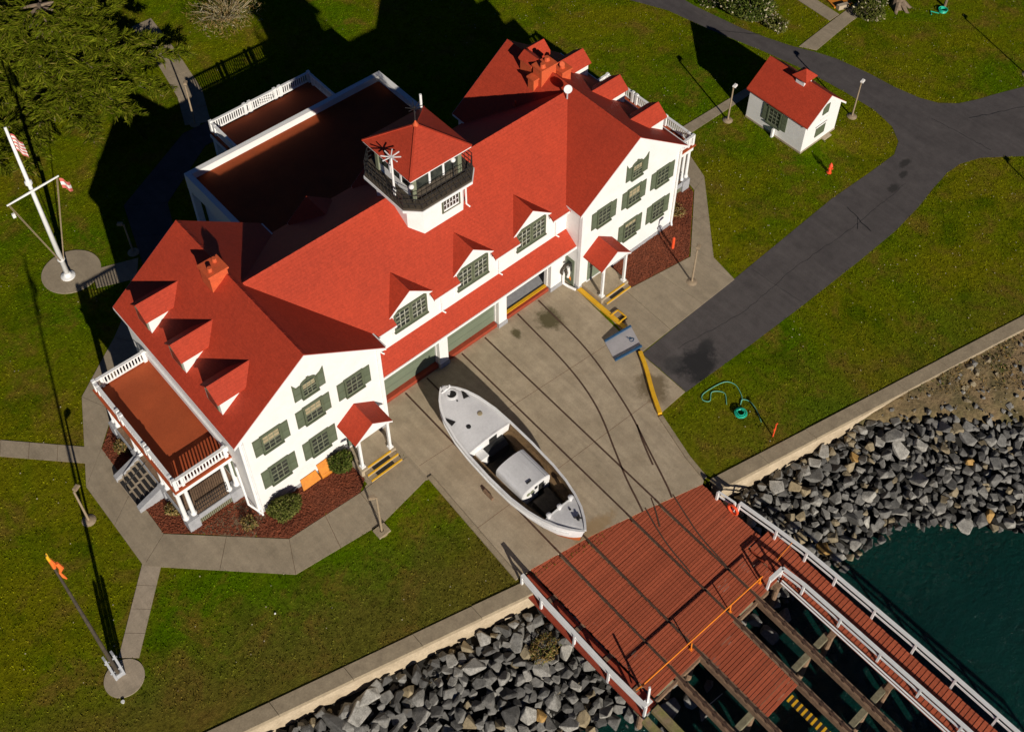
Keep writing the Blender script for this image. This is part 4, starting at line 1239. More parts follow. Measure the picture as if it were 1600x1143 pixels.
# ---- two-storey side porches with balustraded roofs
def side_porch(sx):
    def B(m): m.sx = sx; return m
    X0, X1, Y0, Y1 = 15.5, 18.5, 1.58, 9.42
    m = B(MB()); m.box(X0, X1, Y0, Y1, .72, .9); fl = m.build('porch_floor', M['timber'], st)
    m = B(MB()); m.box(X1 - .02, X1 + .05, Y0 - .05, Y1 + .05, .55, .93); m.box(X0, X1 - .02, Y0 - .05, Y0, .55, .93); m.build('floor_edge', M['grey_plinth'], fl)
    m = B(MB())
    n = 22
    for k in range(n):
        xx = X0 + .3 + (X1 - X0 - .7) * k / n
        m.box(xx, xx + .07, Y0 + .02, Y0 + .05, .05, .55)
    for k in range(50):
        yy = Y0 + .3 + (Y1 - Y0 - .6) * k / 50
        m.box(X1 - .06, X1 - .03, yy, yy + .07, .05, .55)
    m.build('lattice_skirt', M['green_pale'], fl, kind='stuff')
    # piers and paired columns
    for (x, y) in ((X1 - .2, Y0 + .2), (X1 - .2, 4.15), (X1 - .2, 6.85), (X1 - .2, Y1 - .2), (X0 + .3, Y0 + .2)):
        m = B(MB()); m.box(x - .32, x + .32, y - .32, y + .32, -.1, .95); pi_ = m.build('pier', M['grey_plinth'], st)
        m = B(MB())
        for dx, dy in (((-.22, 0), (.22, 0)) if x < X1 - 1 or y < 2 else ((0, -.2), (0, .2))):
            m.lathe((x + dx, y + dy, .95), [(.16, 0), (.16, .1), (.115, .16), (.10, 2.35), (.15, 2.42), (.15, 2.55)], 12)
        m.build('column', M['trim'], pi_)
    # roof deck with entablature
    m = B(MB()); m.box(X0, X1 + .06, Y0 - .06, Y1 + .06, 3.5, 3.9); m.build('entablature', M['trim'], st)
    m = B(MB()); m.box(X0, X1 + .16, Y0 - .16, Y1 + .16, 3.901, 3.99); rd = m.build('roof_deck', M['deck_red'], st)
    # balustrade
    xr, yr0, yr1 = X1 - .02, Y0 + .02, Y1 - .02
    big = ((xr, yr0), (xr, 4.0), (xr, 4.35), (xr, 6.65), (xr, 7.0), (xr, yr1), (X0 + .2, yr0), (X0 + .2, yr1))
    small = ((xr - .38, yr0), (xr - .38, yr1), (xr, yr0 + .38), (xr, yr1 - .38))
    for (x, y) in big + small:
        w = .09 if (x, y) in big else .07
        m = B(MB()); m.box(x - w, x + w, y - w, y + w, 3.99, 4.86 if w > .08 else 4.81); m.build('balustrade_post', M['trim'], st)
    for (a, b) in (((xr, yr0), (xr, yr1)), ((X0 + .05, yr0), (xr, yr0)), ((X0 + .05, yr1), (xr, yr1))):
        m = B(MB())
        m.bar((a[0], a[1], 4.75), (b[0], b[1], 4.75), .17, .07); bl = m.build('balustrade_rail', M['trim'], st)
        m = B(MB()); m.bar((a[0], a[1], 4.12), (b[0], b[1], 4.12), .10, .07); m.build('lower_rail', M['trim'], bl)
        m = B(MB()); L = math.dist(a, b); n = int(L / .165)
        for k in range(1, n):
            p = lerp(a, b, k / n); m.bar((p[0], p[1], 4.1), (p[0], p[1], 4.74), .075, .04, up=(1, 0, 0) if abs(a[0] - b[0]) < .01 else (0, 1, 0))
        m.build('balusters', M['trim'], bl, kind='stuff')
    m = B(MB()); m.box(X0 - .0, X0 + .12, yr0, yr1, 4.3, 4.72); m.build('gutter_board', M['trim'], st)
    # black iron railing at the porch floor
    m = B(MB())
    for z in (1.2, 1.55, 1.85): m.bar((X0 + .6, Y0 + .1, z), (X1 - .6, Y0 + .1, z), .03, .03)
    for k in range(16):
        xx = X0 + .6 + (X1 - X0 - 1.2) * k / 15; m.bar((xx, Y0 + .1, .9), (xx, Y0 + .1, 1.85), .02, .02)
    m.build('porch_railing', M['black'], fl)
    # steps with cheek walls
    n = 5
    for k in range(n):
        x = X1 + .05 + k * .27; z = .9 - (k + 1) * .9 / (n + 1)
        m = B(MB()); m.box(x, x + .27, 4.45, 6.55, -.05, z); s_ = m.build('step', M['path_pale'], st)
        m = B(MB()); m.box(x + .05, x + .24, 4.6, 5.45, z + .001, z + .012); m.box(x + .05, x + .24, 5.6, 6.4, z + .001, z + .012); m.build('tread_mat', M['black'], s_)
    for y in (4.15, 6.55):
        m = B(MB()); m.hexa([(X1 - .1, y, -.1), (X1 + 1.45, y, -.1), (X1 + 1.45, y + .3, -.1), (X1 - .1, y + .3, -.1), (X1 - .1, y, .98), (X1 + 1.45, y, .35), (X1 + 1.45, y + .3, .35), (X1 - .1, y + .3, .98)]); m.build('step_wall', M['grey_plinth'], st)
    m = B(MB()); m.tube([(X1, 5.5, 1.75), (X1 + 1.35, 5.5, .95), (X1 + 1.35, 5.5, .1)], .03, 8); m.build('step_rail', M['black'], st)
side_porch(-1)
side_porch(1)
m = MB(); m.tube([(-15.6, 1.0, 3.6), (-15.75, .4, .9), (-15.4, -.25, .35)], .06, 8); m.build('downpipe', M['trim'], st)

# ---- rear annex with parapet roof and rear balcony
AX0, AX1, AY0, AY1 = -7.3, 7.12, 10.1, 19.25
m = MB(); m.box(AX0 + .6, AX1 - .3, AY0, AY1 - .35, -.05, 4.0); m.build('annex_wall', M['white'], st)
m = MB(); m.box(AX0 + .34, AX1 - .34, AY0, AY1 - .34, 4.0, 4.55); m.build('annex_roof', M['annex_roof'], st)
for (x0, x1, y0, y1) in ((AX0, AX0 + .34, 11.3, AY1), (AX1 - .34, AX1, 11.3, AY1), (AX0 + .34, AX1 - .34, AY1 - .34, AY1)):
    m = MB(); m.box(x0, x1, y0, y1, 3.75, 5.02); m.build('parapet', M['white'], st)
for (x, y) in ((AX0 + .2, AY1 - .2), (AX0 + .2, 15.2), (AX1 - .2, AY1 - .2)):
    m = MB(); m.box(x - .19, x + .19, y - .19, y + .19, -.05, 3.76); m.build('annex_post', M['white'], st)
m = MB(); m.box(-3.4, 4.2, AY1 + .01, 23.25, 2.95, 3.25); rd = m.build('balcony_floor', M['deck_red'], st)
m = MB(); m.box(-3.46, 4.26, AY1 + .005, 23.31, 2.7, 2.945); m.build('balcony_edge', M['trim'], rd)
m = MB(); m.box(-3.0, 3.8, AY1 + .01, 22.7, -.05, 2.7); m.build('balcony_wall', M['white'], st)
for (x, y) in ((-3.2, 23.0), (4.0, 23.0)):
    m = MB(); m.box(x - .2, x + .2, y - .2, y + .2, -.05, 2.7); m.build('balcony_post', M['trim'], st)
xs_ = (-3.3, -.83, -.45, 1.45, 1.83, 4.1)
for (x, y, w) in [(x, 23.12, .1) for x in xs_] + [(x, y, .085) for x in (-3.3, 4.1) for y in (AY1 + .19, 22.68)]:
    m = MB(); m.box(x - w, x + w, y - w, y + w, 3.25, 4.18 if w > .09 else 4.12); m.build('balustrade_post', M['trim'], st)
for (a, b) in (((-3.3, 23.12), (4.1, 23.12)), ((-3.3, AY1 + .05), (-3.3, 23.1)), ((4.1, AY1 + .05), (4.1, 23.1))):
    m = MB(); m.bar((a[0], a[1], 4.06), (b[0], b[1], 4.06), .16, .08); bl = m.build('balustrade_rail', M['trim'], st)
    m = MB(); m.bar((a[0], a[1], 3.38), (b[0], b[1], 3.38), .1, .08); m.build('lower_rail', M['trim'], bl)
    m = MB(); L = math.dist(a, b); n = int(L / .16)
    for k in range(1, n):
        p = lerp(a, b, k / n)
        m.bar((p[0], p[1], 3.36), (p[0], p[1], 4.05), .075, .04, up=(1, 0, 0) if abs(a[0] - b[0]) < .01 else (0, 1, 0))
    if a[1] == b[1]:
        for k in range(5): m.bar((.0 + k * .2, 23.06, 3.42), (.55 + k * .2, 23.06, 4.0), .05, .03)
    m.build('balusters', M['trim'], bl, kind='stuff')

# ------------------------------------------------------------------ the lifeboat on the driveway
BX, BY = -4.46, -1.40
boat = thing('lifeboat', 'white double ended lifeboat with an open cockpit, parked on the driveway before the garage', 'boat', (BX, BY, 0))
BL = 11.3
TB = [(0, .05), (.02, .30), (.05, .62), (.09, .90), (.15, 1.17), (.25, 1.41), (.35, 1.50), (.5, 1.54), (.65, 1.49), (.75, 1.35), (.83, 1.13), (.9, .83), (.95, .50), (.98, .25), (1, .04)]
TS = [(0, 2.42), (.15, 2.20), (.35, 1.98), (.6, 1.84), (.8, 1.90), (1, 2.10)]
def interp(T, u):
    for (a, b), (c, d) in zip(T[:-1], T[1:]):
        if u <= c: return b + (d - b) * (u - a) / (c - a)
    return T[-1][1]
US = [0, .01, .02, .035, .05, .07, .09, .12, .15, .2, .25, .3, .35, .42, .5, .58, .65, .7, .75, .79, .83, .865, .9, .925, .95, .97, .985, 1]
PROF = [(1.0, 0.0), (1.0, .10), (.985, .35), (.93, .55), (.80, .72), (.52, .88), (.12, .97), (.05, 1.0)]
def hull_pt(u, k, s):
    b, z = interp(TB, u), interp(TS, u)
    f, t = PROF[k]
    kz = .42 + (.55 * (1 - u / .06) ** 2 if u < .06 else 0) + (.25 * ((u - .95) / .05) ** 2 if u > .95 else 0)
    rake = (.25 * (t) if u < .001 else .25 * t * max(0, 1 - u / .1)) 
    return (s * b * f, -(u * BL) - rake + (0.3 * t * max(0, (u - .9) / .1)), z - (z - kz) * t)
def hull_part(k0, k1, name, mat):
    m = MB()
    rows = []
    for u in US:
        rows.append([hull_pt(u, k, -1) for k in range(k0, k1 + 1)] + [hull_pt(u, k, 1) for k in range(k1, k0 - 1, -1)])
    w = len(rows[0]); h = k1 - k0
    vs = [p for r in rows for p in r]; fs = []
    for i in range(len(rows) - 1):
        for j in range(w - 1):
            if j == h and k1 < len(PROF) - 1: continue
            fs.append((i * w + j, (i + 1) * w + j, (i + 1) * w + j + 1, i * w + j + 1))
    m._add(vs, fs)
    return m.build(name, mat, boat, smooth=True)
hull_part(0, 3, 'hull', M['boat_white'])
hull_part(3, 7, 'hull_bottom', M['boat_bottom'])
def deck_strip(u0, u1, zoff, camber, inset, mat, name, inner=None, n=14):
    m = MB(); vs = []; fs = []
    us = [u0 + (u1 - u0) * i / n for i in range(n + 1)]
    if inner is None:
        prof = [-1, -.6, 0, .6, 1]
        for u in us:
            b = max(.02, interp(TB, u) - inset); z = interp(TS, u) + zoff
            vs += [(b * t, -u * BL, z + camber * (1 - t * t)) for t in prof]
        for i in range(n):
            for j in range(4): fs.append((i * 5 + j, (i + 1) * 5 + j, (i + 1) * 5 + j + 1, i * 5 + j + 1))
        m._add(vs, fs)
    else:
        for s in (-1, 1):
            vs = []; fs = []
            for u in us:
                b = interp(TB, u) - inset; b2 = min(inner, b * .66)
                vs += [(s * b, -u * BL, zoff), (s * b2, -u * BL, zoff), (s * b2, -u * BL, .72)]
            for i in range(n):
                for j in range(2): fs.append((i * 3 + j, (i + 1) * 3 + j, (i + 1) * 3 + j + 1, i * 3 + j + 1))
            m._add(vs, fs)
    return m.build(name, mat, boat, smooth=inner is None)
UB1, UB2 = .345, .835
fd = deck_strip(.012, UB1, -.07, .13, .03, M['boat_deck'], 'fore_deck')
ad = deck_strip(UB2, .99, -.07, .12, .03, M['boat_deck'], 'aft_deck')
deck_strip(UB1, UB2, 1.38, 0, .05, M['boat_wood'], 'side_deck', inner=.98)
m = MB()
vs = []; fs = []
for i in range(15):
    u = UB1 + (UB2 - UB1) * i / 14; b = min(.97, interp(TB, u) * .64); vs += [(-b, -u * BL, .73), (b, -u * BL, .73)]
for i in range(14): fs.append((2 * i, 2 * i + 1, 2 * i + 3, 2 * i + 2))
m._add(vs, fs); m.build('cockpit_floor', M['gunmetal'], boat)
m = MB()
for s in (-1, 1):
    vs = []; fs = []
    for i in range(21):
        u = UB1 + (UB2 - UB1) * i / 20; b = interp(TB, u) - .055
        vs += [(s * b, -u * BL, interp(TS, u) - .02), (s * b * .985, -u * BL, 1.36)]
    for i in range(20): fs.append((2 * i, 2 * i + 1, 2 * i + 3, 2 * i + 2))
    m._add(vs, fs)
m.build('inner_bulwark', M['boat_wood'], boat, recalc=False)
for s in (-1, 1):
    m = MB()
    pts = [(s * (interp(TB, u) - .02), -u * BL, interp(TS, u) + .01) for u in US]
    for a, b in zip(pts[:-1], pts[1:]): m.bar(a, b, .12, .07)
    m.build('gunwale', M['boat_white'], boat)
    m = MB()
    pts = [(s * (interp(TB, u) * .995 + .02), -u * BL, interp(TS, u) - .42) for u in US[3:-3]]
    for a, b in zip(pts[:-1], pts[1:]): m.bar(a, b, .06, .09)
    m.build('rubbing_strake', M['boat_white'], boat)
def bulkhead(u, name, round_top=0.0):
    b = interp(TB, u) - .05; z = interp(TS, u) - .06
    m = MB()
    poly = [(-b * .6, .73), (b * .6, .73), (b * .9, 1.2), (b, z)] + [(b * t, z + (.13 + round_top) * (1 - t * t)) for t in (.6, .2, -.2, -.6)] + [(-b, z), (-b * .9, 1.2)]
    m.prism_y(poly, -u * BL - .05, -u * BL + .03)
    return m.build(name, M['boat_white'], boat)
b1 = bulkhead(UB1, 'bulkhead')
m = MB(); m.box(-.02, .52, -UB1 * BL - .062, -UB1 * BL - .052, .75, 1.86); m.build('doorway', M['dark_void'], b1)
m = MB(); m.box(-1.0, -.5, -UB1 * BL - .60, -UB1 * BL - .06, .73, 1.52); m.build('locker', M['boat_white'], boat)
m = MB(); m.prism_x([(-UB1 * BL - .07, .74), (-UB1 * BL - .07, 1.45), (-UB1 * BL - .35, 1.42), (-UB1 * BL - .62, 1.2), (-UB1 * BL - .7, .74)], -.42, .85); m.build('shadow_block', M['black'], boat)  # added black block standing in for the shadow in front of the bulkhead
b2 = bulkhead(UB2, 'bulkhead')
m = MB(); m.box(-.5, .5, -UB2 * BL + .031, -UB2 * BL + .04, .78, 1.7); m.build('doorway', M['dark_void'], b2)
# engine cabin
cy0, cy1 = -5.62, -7.66
m = MB()
arc = [(-.97, 1.72)] + [(.97 * -math.cos(math.pi * i / 10), 1.72 + .40 * math.sin(math.pi * i / 10) ** .8) for i in range(1, 10)] + [(.97, 1.72)]
m.prism_y([(-.97, .73), (.97, .73)] + arc[::-1], cy1, cy0)
cb = m.build('engine_cabin', M['boat_deck'], boat)
m = MB(); m.prism_y([(-.9, .75), (.9, .75)] + [(x * .93, z - .05) for x, z in arc[::-1]], cy1 - .02, cy1 - .003); m.build('cabin_back', M['boat_white'], cb)
m = MB(); m.box(.15, .52, cy1 - .035, cy1 - .021, .8, 1.80); m.build('cabin_door', M['dark_void'], cb)
for x in (-.55, -.3): 
    m = MB(); m.tube([(x, cy1 - .02, 1.62), (x, cy1 - .05, 1.62)], .12, 12); m.build('porthole', M['green_pale'], cb)
m = MB(); m.box(-.12, .08, cy1 - .033, cy1 - .021, 1.6, 1.85); m.build('cabin_window', M['dark_void'], cb)
m = MB(); m.box(-.4, -.1, cy1 + .25, cy1 + .33, 2.10, 2.17); m.build('cabin_cleat', M['black'], cb)
m = MB(); m.bar((.66, cy0, 2.03), (.66, cy1, 2.03), .02, .03); m.build('cabin_seam', M['grey_plinth'], cb)
m = MB(); m.prism_y([(-.5, .73), (.5, .73), (.45, 1.15), (-.45, 1.15)], cy1 - 1.3, cy1 - .3); m.build('engine_box', M['gunmetal'], boat)
m = MB(); m.bar((.55, cy1 - .1, .95), (.4, -UB2 * BL + .1, .95), .28, .3); m.build('bench', M['gunmetal'], boat)
m = MB(); m.bar((-.95, cy1 - .2, .85), (-.85, -UB2 * BL + .2, .85), .2, .25); m.build('bench', M['gunmetal'], boat)
# deck fittings
zd = lambda u: interp(TS, u) + .05
m = MB(); m.lathe((.12, -.062 * BL, zd(.062) - .02), [(.36, 0), (.36, .05), (.26, .07), (.25, .02), (.25, -.02)], 24); rg = m.build('bow_ring', M['boat_white'], boat)
m = MB(); m.lathe((.12, -.062 * BL, zd(.062) + .0), [(.245, 0), (.245, .012)], 24); m.build('bow_hole', M['dark_void'], rg)
for x, u, r, mt in ((-.42, .245, .13, 'black'), (.55, .225, .14, 'twig'), (.1, .105, .05, 'black'), (.75, .13, .03, 'steel'), (.3, .875, .06, 'black'), (.6, .965, .05, 'black')):
    if abs(x) < interp(TB, u) - .1:
        m = MB(); m.lathe((x, -u * BL, zd(u) - .01), [(r, 0), (r, .03), (r * .6, .04)], 14); m.build('deck_plate', M[mt], boat)
m = MB(); m.bar((.35, -.925 * BL, zd(.925) + .06), (.15, -.945 * BL, zd(.945) + .06), .10, .12); m.bar((.1, -.92 * BL, zd(.92) + .06), (.36, -.945 * BL, zd(.94) + .05), .06, .1); m.build('stern_fairlead', M['black'], boat)
for x in (-.78, -.05, .72):
    m = MB(); m.lathe((x, -UB2 * BL + .06 - .1, zd(UB2) - .05), [(.09, 0), (.09, .22), (.14, .24), (.14, .30), (.05, .34)], 12); m.build('bollard', M['boat_white'], boat)
for s, u in ((-1, .155), (1, .085)):
    m = MB(); bb = interp(TB, u); m.prism([(s * (bb - .1), -u * BL + .3), (s * (bb - .1), -u * BL - .42), (s * (bb - .42), -u * BL - .35)], interp(TS, u) - .01, interp(TS, u) + .012); m.build('scupper', M['dark_void'], boat)
m = MB(); m.box(-.1, .12, -.35, -.12, 2.38, 2.56); m.tube([(-.25, -.3, 2.42), (.32, -.3, 2.42)], .05, 8); m.tube([(.3, -.3, 2.4), (.3, -.3, 2.62)], .05, 8); m.build('stem_head', M['boat_white'], boat)
for u in (.1, .3, .55, .8):
    m = MB(); m.box(-.55, .55, -u * BL - .12, -u * BL + .12, .022, .46 if u > .1 else .7); m.build('keel_block', M['timber'], boat)
m = MB(); m.box(-1.62, -1.48, -6.0, -5.3, .022, .2); tag(m.build('boat_chock', M['timber'], None, (BX, BY, 0)), 'dark timber chock propping the left side of the lifeboat', 'chock')

# ------------------------------------------------------------------ yellow kerbs, ramp, small things on the driveway
m = MB(); m.prism([(7.10, .0), (7.38, -.04), (7.36, -4.15), (7.08, -4.25)], -.1, .14)
tag(m.build('yellow_kerb', M['yellow']), 'straight yellow kerb running from the right wing to the tilted grey ramp', 'kerb')
mb = MB(); P = smooth_pts([(6.62, -5.85), (6.05, -6.9), (5.15, -8.3), (4.42, -9.6)], 5)
for a, b in zip(P[:-1], P[1:]):
    mb.bar((a[0], a[1], .08), (b[0], b[1], .08), .24, .26)
tag(mb.build('yellow_kerb', M['yellow']), 'curved yellow kerb below the grey ramp, beside the wet asphalt', 'kerb')
m = MB()
for (a, b) in (((7.2, -2.82), (7.8, -2.80)), ((7.8, -2.80), (7.82, -3.5)), ((7.82, -3.5), (7.24, -3.52))): m.bar((*a, .15), (*b, .15), .07, .07)
g = tag(m.build('kerb_frame', M['yellow']), 'small yellow square frame on the side of the straight kerb', 'frame')
m = MB(); m.box(7.3, 7.85, -3.6, -3.25, .03, .06); m.build('drain_cover', M['black'], g)
rp = thing('access_ramp', 'grey tilted access ramp plate with blue edges bridging the yellow kerbs', 'ramp')
za = .34; zb_ = .06
c4 = [(7.42, -4.28, za), (6.86, -5.72, za), (5.12, -5.28, zb_), (5.62, -3.92, zb_)]
m = MB(); m.slab(c4, .08); m.build('plate', M['ramp_grey'], rp)
for a, b in ((c4[0], c4[3]), (c4[1], c4[2])):
    m = MB(); m.bar((a[0], a[1], a[2] + .03), (b[0], b[1], b[2] + .03), .11, .14); m.build('edge', M['blue'], rp)
m = MB()
cx, cy, cz = 6.75, -4.9, .287
sl = (za - zb_) / 1.75
def onramp(dx, dy): return (cx + dx, cy + dy, cz + .012 + dx * sl * .95)
QS = .62
for (a, b) in (((-.05, .22), (.0, -.05)), ((.0, -.05), (.2, -.05)), ((.2, -.05), (.3, -.25)), ((-.03, .1), (.17, .1))): m.bar(onramp(a[0] * QS, a[1] * QS), onramp(b[0] * QS, b[1] * QS), .04, .012)
pts = [onramp((.03 + .2 * math.cos(a)) * QS, (-.14 + .2 * math.sin(a)) * QS) for a in [2.2 + i * .42 for i in range(11)]]
for a, b in zip(pts[:-1], pts[1:]): m.bar(a, b, .035, .012)
h = onramp(-.07 * QS, .32 * QS); m.lathe(h, [(.04, -.005), (.04, .008)], 12)
m.build('wheelchair_symbol', M['blue'], rp)
hr = thing('hose_rack', 'brown hose coil hung by the green side door right of the open bay', 'hose', (6.93, 1.02, 0))
m = MB(); m.torus((0, -.12, 1.35), .36, .08, 'y', 20, 8); m.torus((0, -.02, 1.35), .30, .07, 'y', 20, 8); m.build('coil', M['gunmetal'], hr)
m = MB(); m.tube([(.12, -.18, 1.5), (.2, -.22, 1.0), (.12, -.2, .6)], .10, 8); m.build('rack', M['flag_white'], hr)
m = MB(); m.tube([(.2, -.25, .65), (.3, -.4, .25)], .08, 8); m.build('nozzle', M['orange'], hr)
m = MB(); m.tube([(6.72, .88, 1.2), (6.72, .86, .25), (6.85, .55, .12), (7.02, .05, .1)], .09, 10)
tag(m.build('bent_pipe', M['trim']), 'white bent pipe running down the pier and along the ground by the hose coil', 'pipe')

# ------------------------------------------------------------------ white shed with cupola
sh = thing('small_shed', 'small white shed with red gable roof and cupola, on the lawn by the road', 'shed')
SX0, SX1, SY0, SY1 = 26.82, 30.55, -1.33, 3.62
sc = (SX0 + SX1) / 2; zr = 4.38; ks = .84
hw = (SX1 - SX0) / 2
m = MB(); m.prism_y([(SX0, 0), (SX1, 0), (SX1, zr - .12 - ks * hw), (sc, zr - .12), (SX0, zr - .12 - ks * hw)], SY0, SY1); m.build('wall', M['white'], sh)
m = MB(); m.box(SX0 - .03, SX1 + .03, SY0 - .03, SY1 + .03, -.1, .14); m.build('foundation', M['ply_orange'] if False else M['path_pale'], sh)
for s in (-1, 1):
    m = MB(); e = sc + s * (hw + .22)
    m.slab([(sc, SY0 - .25, zr), (e, SY0 - .25, zr - ks * (hw + .22)), (e, SY1 + .2, zr - ks * (hw + .22)), (sc, SY1 + .2, zr)], .10); r_ = m.build('roof', M['roof'], sh)
    m = MB(); m.prism_y([(sc, zr - .03), (e, zr - ks * (hw + .22) - .03), (e, zr - ks * (hw + .22) - .19), (sc, zr - .19)], SY0 - .28, SY0 - .255); m.build('rake_board', M['trim'], r_)
m = MB(); m.box(sc - .42, sc + .42, .45, 1.15, zr - .6, zr + .18); cu = m.build('cupola', M['trim'], sh)
m = MB(); m.box(sc - .43, sc - .3, .50, 1.1, zr - .1, zr + .12); m.box(sc - .3, sc + .3, .44, .449, zr - .1, zr + .12); m.build('louvre', M['grey_plinth'], cu)
m = MB(); q = [(sc - .62, .2), (sc + .62, .2), (sc + .62, 1.4), (sc - .62, 1.4)]
m._add([(x, y, zr + .18) for x, y in q] + [(x, y, zr + .23) for x, y in q] + [(sc, .8, zr + .78)], [(3, 2, 1, 0)] + [(i, (i + 1) % 4, 4 + (i + 1) % 4, 4 + i) for i in range(4)] + [(4 + i, 4 + (i + 1) % 4, 8) for i in range(4)]); m.build('cupola_roof', M['roof'], cu)
o = copy_tree(protos['b'], sh); o.location = (SX0, 1.25, .95); o.rotation_euler = (0, 0, -math.pi / 2); o.scale = (1.05, 1.0, 1.0)
m = MB(); m.box(sc - .55, sc + .45, SY0 - .06, SY0 + .02, .70, 1.62); w = m.build('shutter_board', M['green'], sh)
m = MB(); m.box(sc - .68, sc + .58, SY0 - .10, SY0 - .061, 1.63, 1.72); m.build('frame', M['trim'], w)
m = MB(); m.box(sc - .22, sc + .42, SY0 - .06, SY0 + .02, 2.55, 3.35); m.build('loft_door', M['green'], sh)
m = MB(); m.box(sc - .3, sc + .5, SY0 - .06, SY0 + .02, 2.1, 2.2); m.build('name_board', M['flag_white'], sh)
m = MB(); m.box(SX0 - .3, SX0 - .05, .98, 1.1, .0, .75); tag(m.build('meter_post', M['trim']), 'short white post against the long wall of the small shed', 'post')
m = MB(); m.box(29.1, 29.9, SY0 - .3, SY0 - .04, -.05, .1); tag(m.build('door_step', M['path_pale']), 'tan step at the gable end of the small shed', 'step')

# ------------------------------------------------------------------ lamp posts
def lamp_post(label, x, y, h, ang, base=True):
    t = thing('lamp_post', label, 'lamp post', (x, y, 0), ang, 'lamp posts')
    m = MB(); m.tube([(0, 0, -.2), (0, 0, h)], [.065, .05], 10); m.build('post', M['pole_tan'], t)
    m = MB(); m.bar((-.05, 0, h), (.35, 0, h + .05), .07, .07); m.build('arm', M['pole_tan'], t)
    m = MB(); m.box(.05, .38, -.11, .11, h + .03, h + .15); m.prism([(.08, -.08), (.35, -.08), (.35, .08), (.08, .08)], h + .15, h + .19); m.build('lamp_head', M['flag_white'] if x > 20 else M['pole_tan'], t)
    if base:
        m = MB(); m.lathe((0, 0, -.1), [(.36, 0), (.36, .13), (.2, .2), (.1, .22)], 16); m.build('base', M['pole_tan'], t)
    return t
lamp_post('tan lamp post between the white shed and the road, at its gable end', 32.58, -1.35, 3.05, .2)
lamp_post('tan lamp post left of the white shed, by the narrow concrete path', 25.57, 4.19, 2.95, .2)
lamp_post('tan lamp post on a square foot between the front path and the lawn triangle', -11.4, -4.95, 3.45, 2.6)
lamp_post('tan lamp post on the concrete slab in front of the right mulch bed', 12.85, -4.2, 3.0, .4)
lamp_post('tan lamp post on the grass left of the wide front path', -22.1, 5.55, 2.85, .5)
lamp_post('tan lamp post in the building shadow behind the rear balcony', -2.4, 27.9, 3.4, .9)
lamp_post('dim lamp post in the shadow between the flagpole and the left wing', -11.3, 20.3, 2.5, 2.4)
lamp_post('lamp post at the right edge whose long shadow crosses the far lawn', 46.2, -7.1, 3.05, .2)
lamp_post('lamp post at the right edge whose shadow falls on the lawn strip below the road', 34.9, -18.1, 3.0, .2)
m = MB(); m.box(-11.75, -11.05, -5.25, -4.65, -.1, .12); tag(m.build('lamp_footing', M['concrete_kerb']), 'square concrete footing under the lamp post by the front path', 'footing')

# ------------------------------------------------------------------ flagpole with yard
fp = thing('flagpole', 'tall white flagpole with a crossing yard on the round concrete pad', 'flagpole', (-15.16, 21.13, 0.045))
m = MB(); m.tube([(0, 0, 0), (0, 0, 7.3), (0, 0, 12.2)], [.16, .12, .075], 14); m.build('mast', M['trim'], fp, smooth=True)
m = MB(); m.lathe((0, 0, 0), [(.42, 0), (.42, .06), (.26, .12), (.2, .3), (.165, .34)], 18); m.build('base', M['boat_deck'] if False else M['trim'], fp)
m = MB(); m.lathe((0, 0, 7.9), [(.13, 0), (.2, .05), (.2, .25), (.13, .3)], 12); m.lathe((0, 0, 1.5), [(.12, 0), (.22, .03), (.22, .1), (.12, .14)], 12); m.build('collar', M['trim'], fp)
m = MB(); m.tube([(-1.58, -.35, 7.55), (0, -.2, 7.55), (1.6, -.05, 7.55)], [.05, .075, .05], 8); m.build('yard', M['trim'], fp)
for (sx_, e) in ((-1.5, -.33), (1.52, -.06)):
    m = MB(); m.tube([(sx_, e, 7.5), (sx_ * .08, -.15, 1.6)], .018, 5); m.tube([(sx_ * .96, e, 7.5), (sx_ * .05, -.18, 1.6)], .018, 5); m.build('halyard', M['pole_tan'], fp)
def flag(name, label, loc, rot, w, h, stripes, droop, group=None):
    t = thing(name, label, 'flag', loc, rot, group)
    n = 8
    for s in range(stripes):
        m = MB(); vs = []; fs = []
        for i in range(n + 1):
            x = w * i / n
            for q in (0, 1):
                z = -h * (s + q) / stripes - droop * (x / w) ** 1.3
                vs.append((x * (1 - .25 * (x / w)), .10 * math.sin(x / w * 7 + s * .2) * (.3 + x / w), z))
        for i in range(n): fs.append((2 * i, 2 * i + 1, 2 * i + 3, 2 * i + 2))
        m._add(vs, fs)
        m.build('stripe', M['flag_red'] if s % 2 == 0 else M['flag_white'], t, recalc=False)
    return t
flag('flag', 'red and white striped flag drooping near the top of the white flagpole', (-15.06, 21.1, 11.75), -.6, .55, 1.25, 9, .75)
flag('pennant', 'small red and white pennant under the right end of the flagpole yard', (-13.6, 21.05, 7.45), -.5, .6, .8, 3, .45)
m = MB(); m.box(-.08, .08, -.06, .06, -.3, .0); tag(m.build('signal_box', M['flag_white'], None, (-16.62, 20.75, 6.9)), 'small white block hanging below the left end of the flagpole yard', 'block')

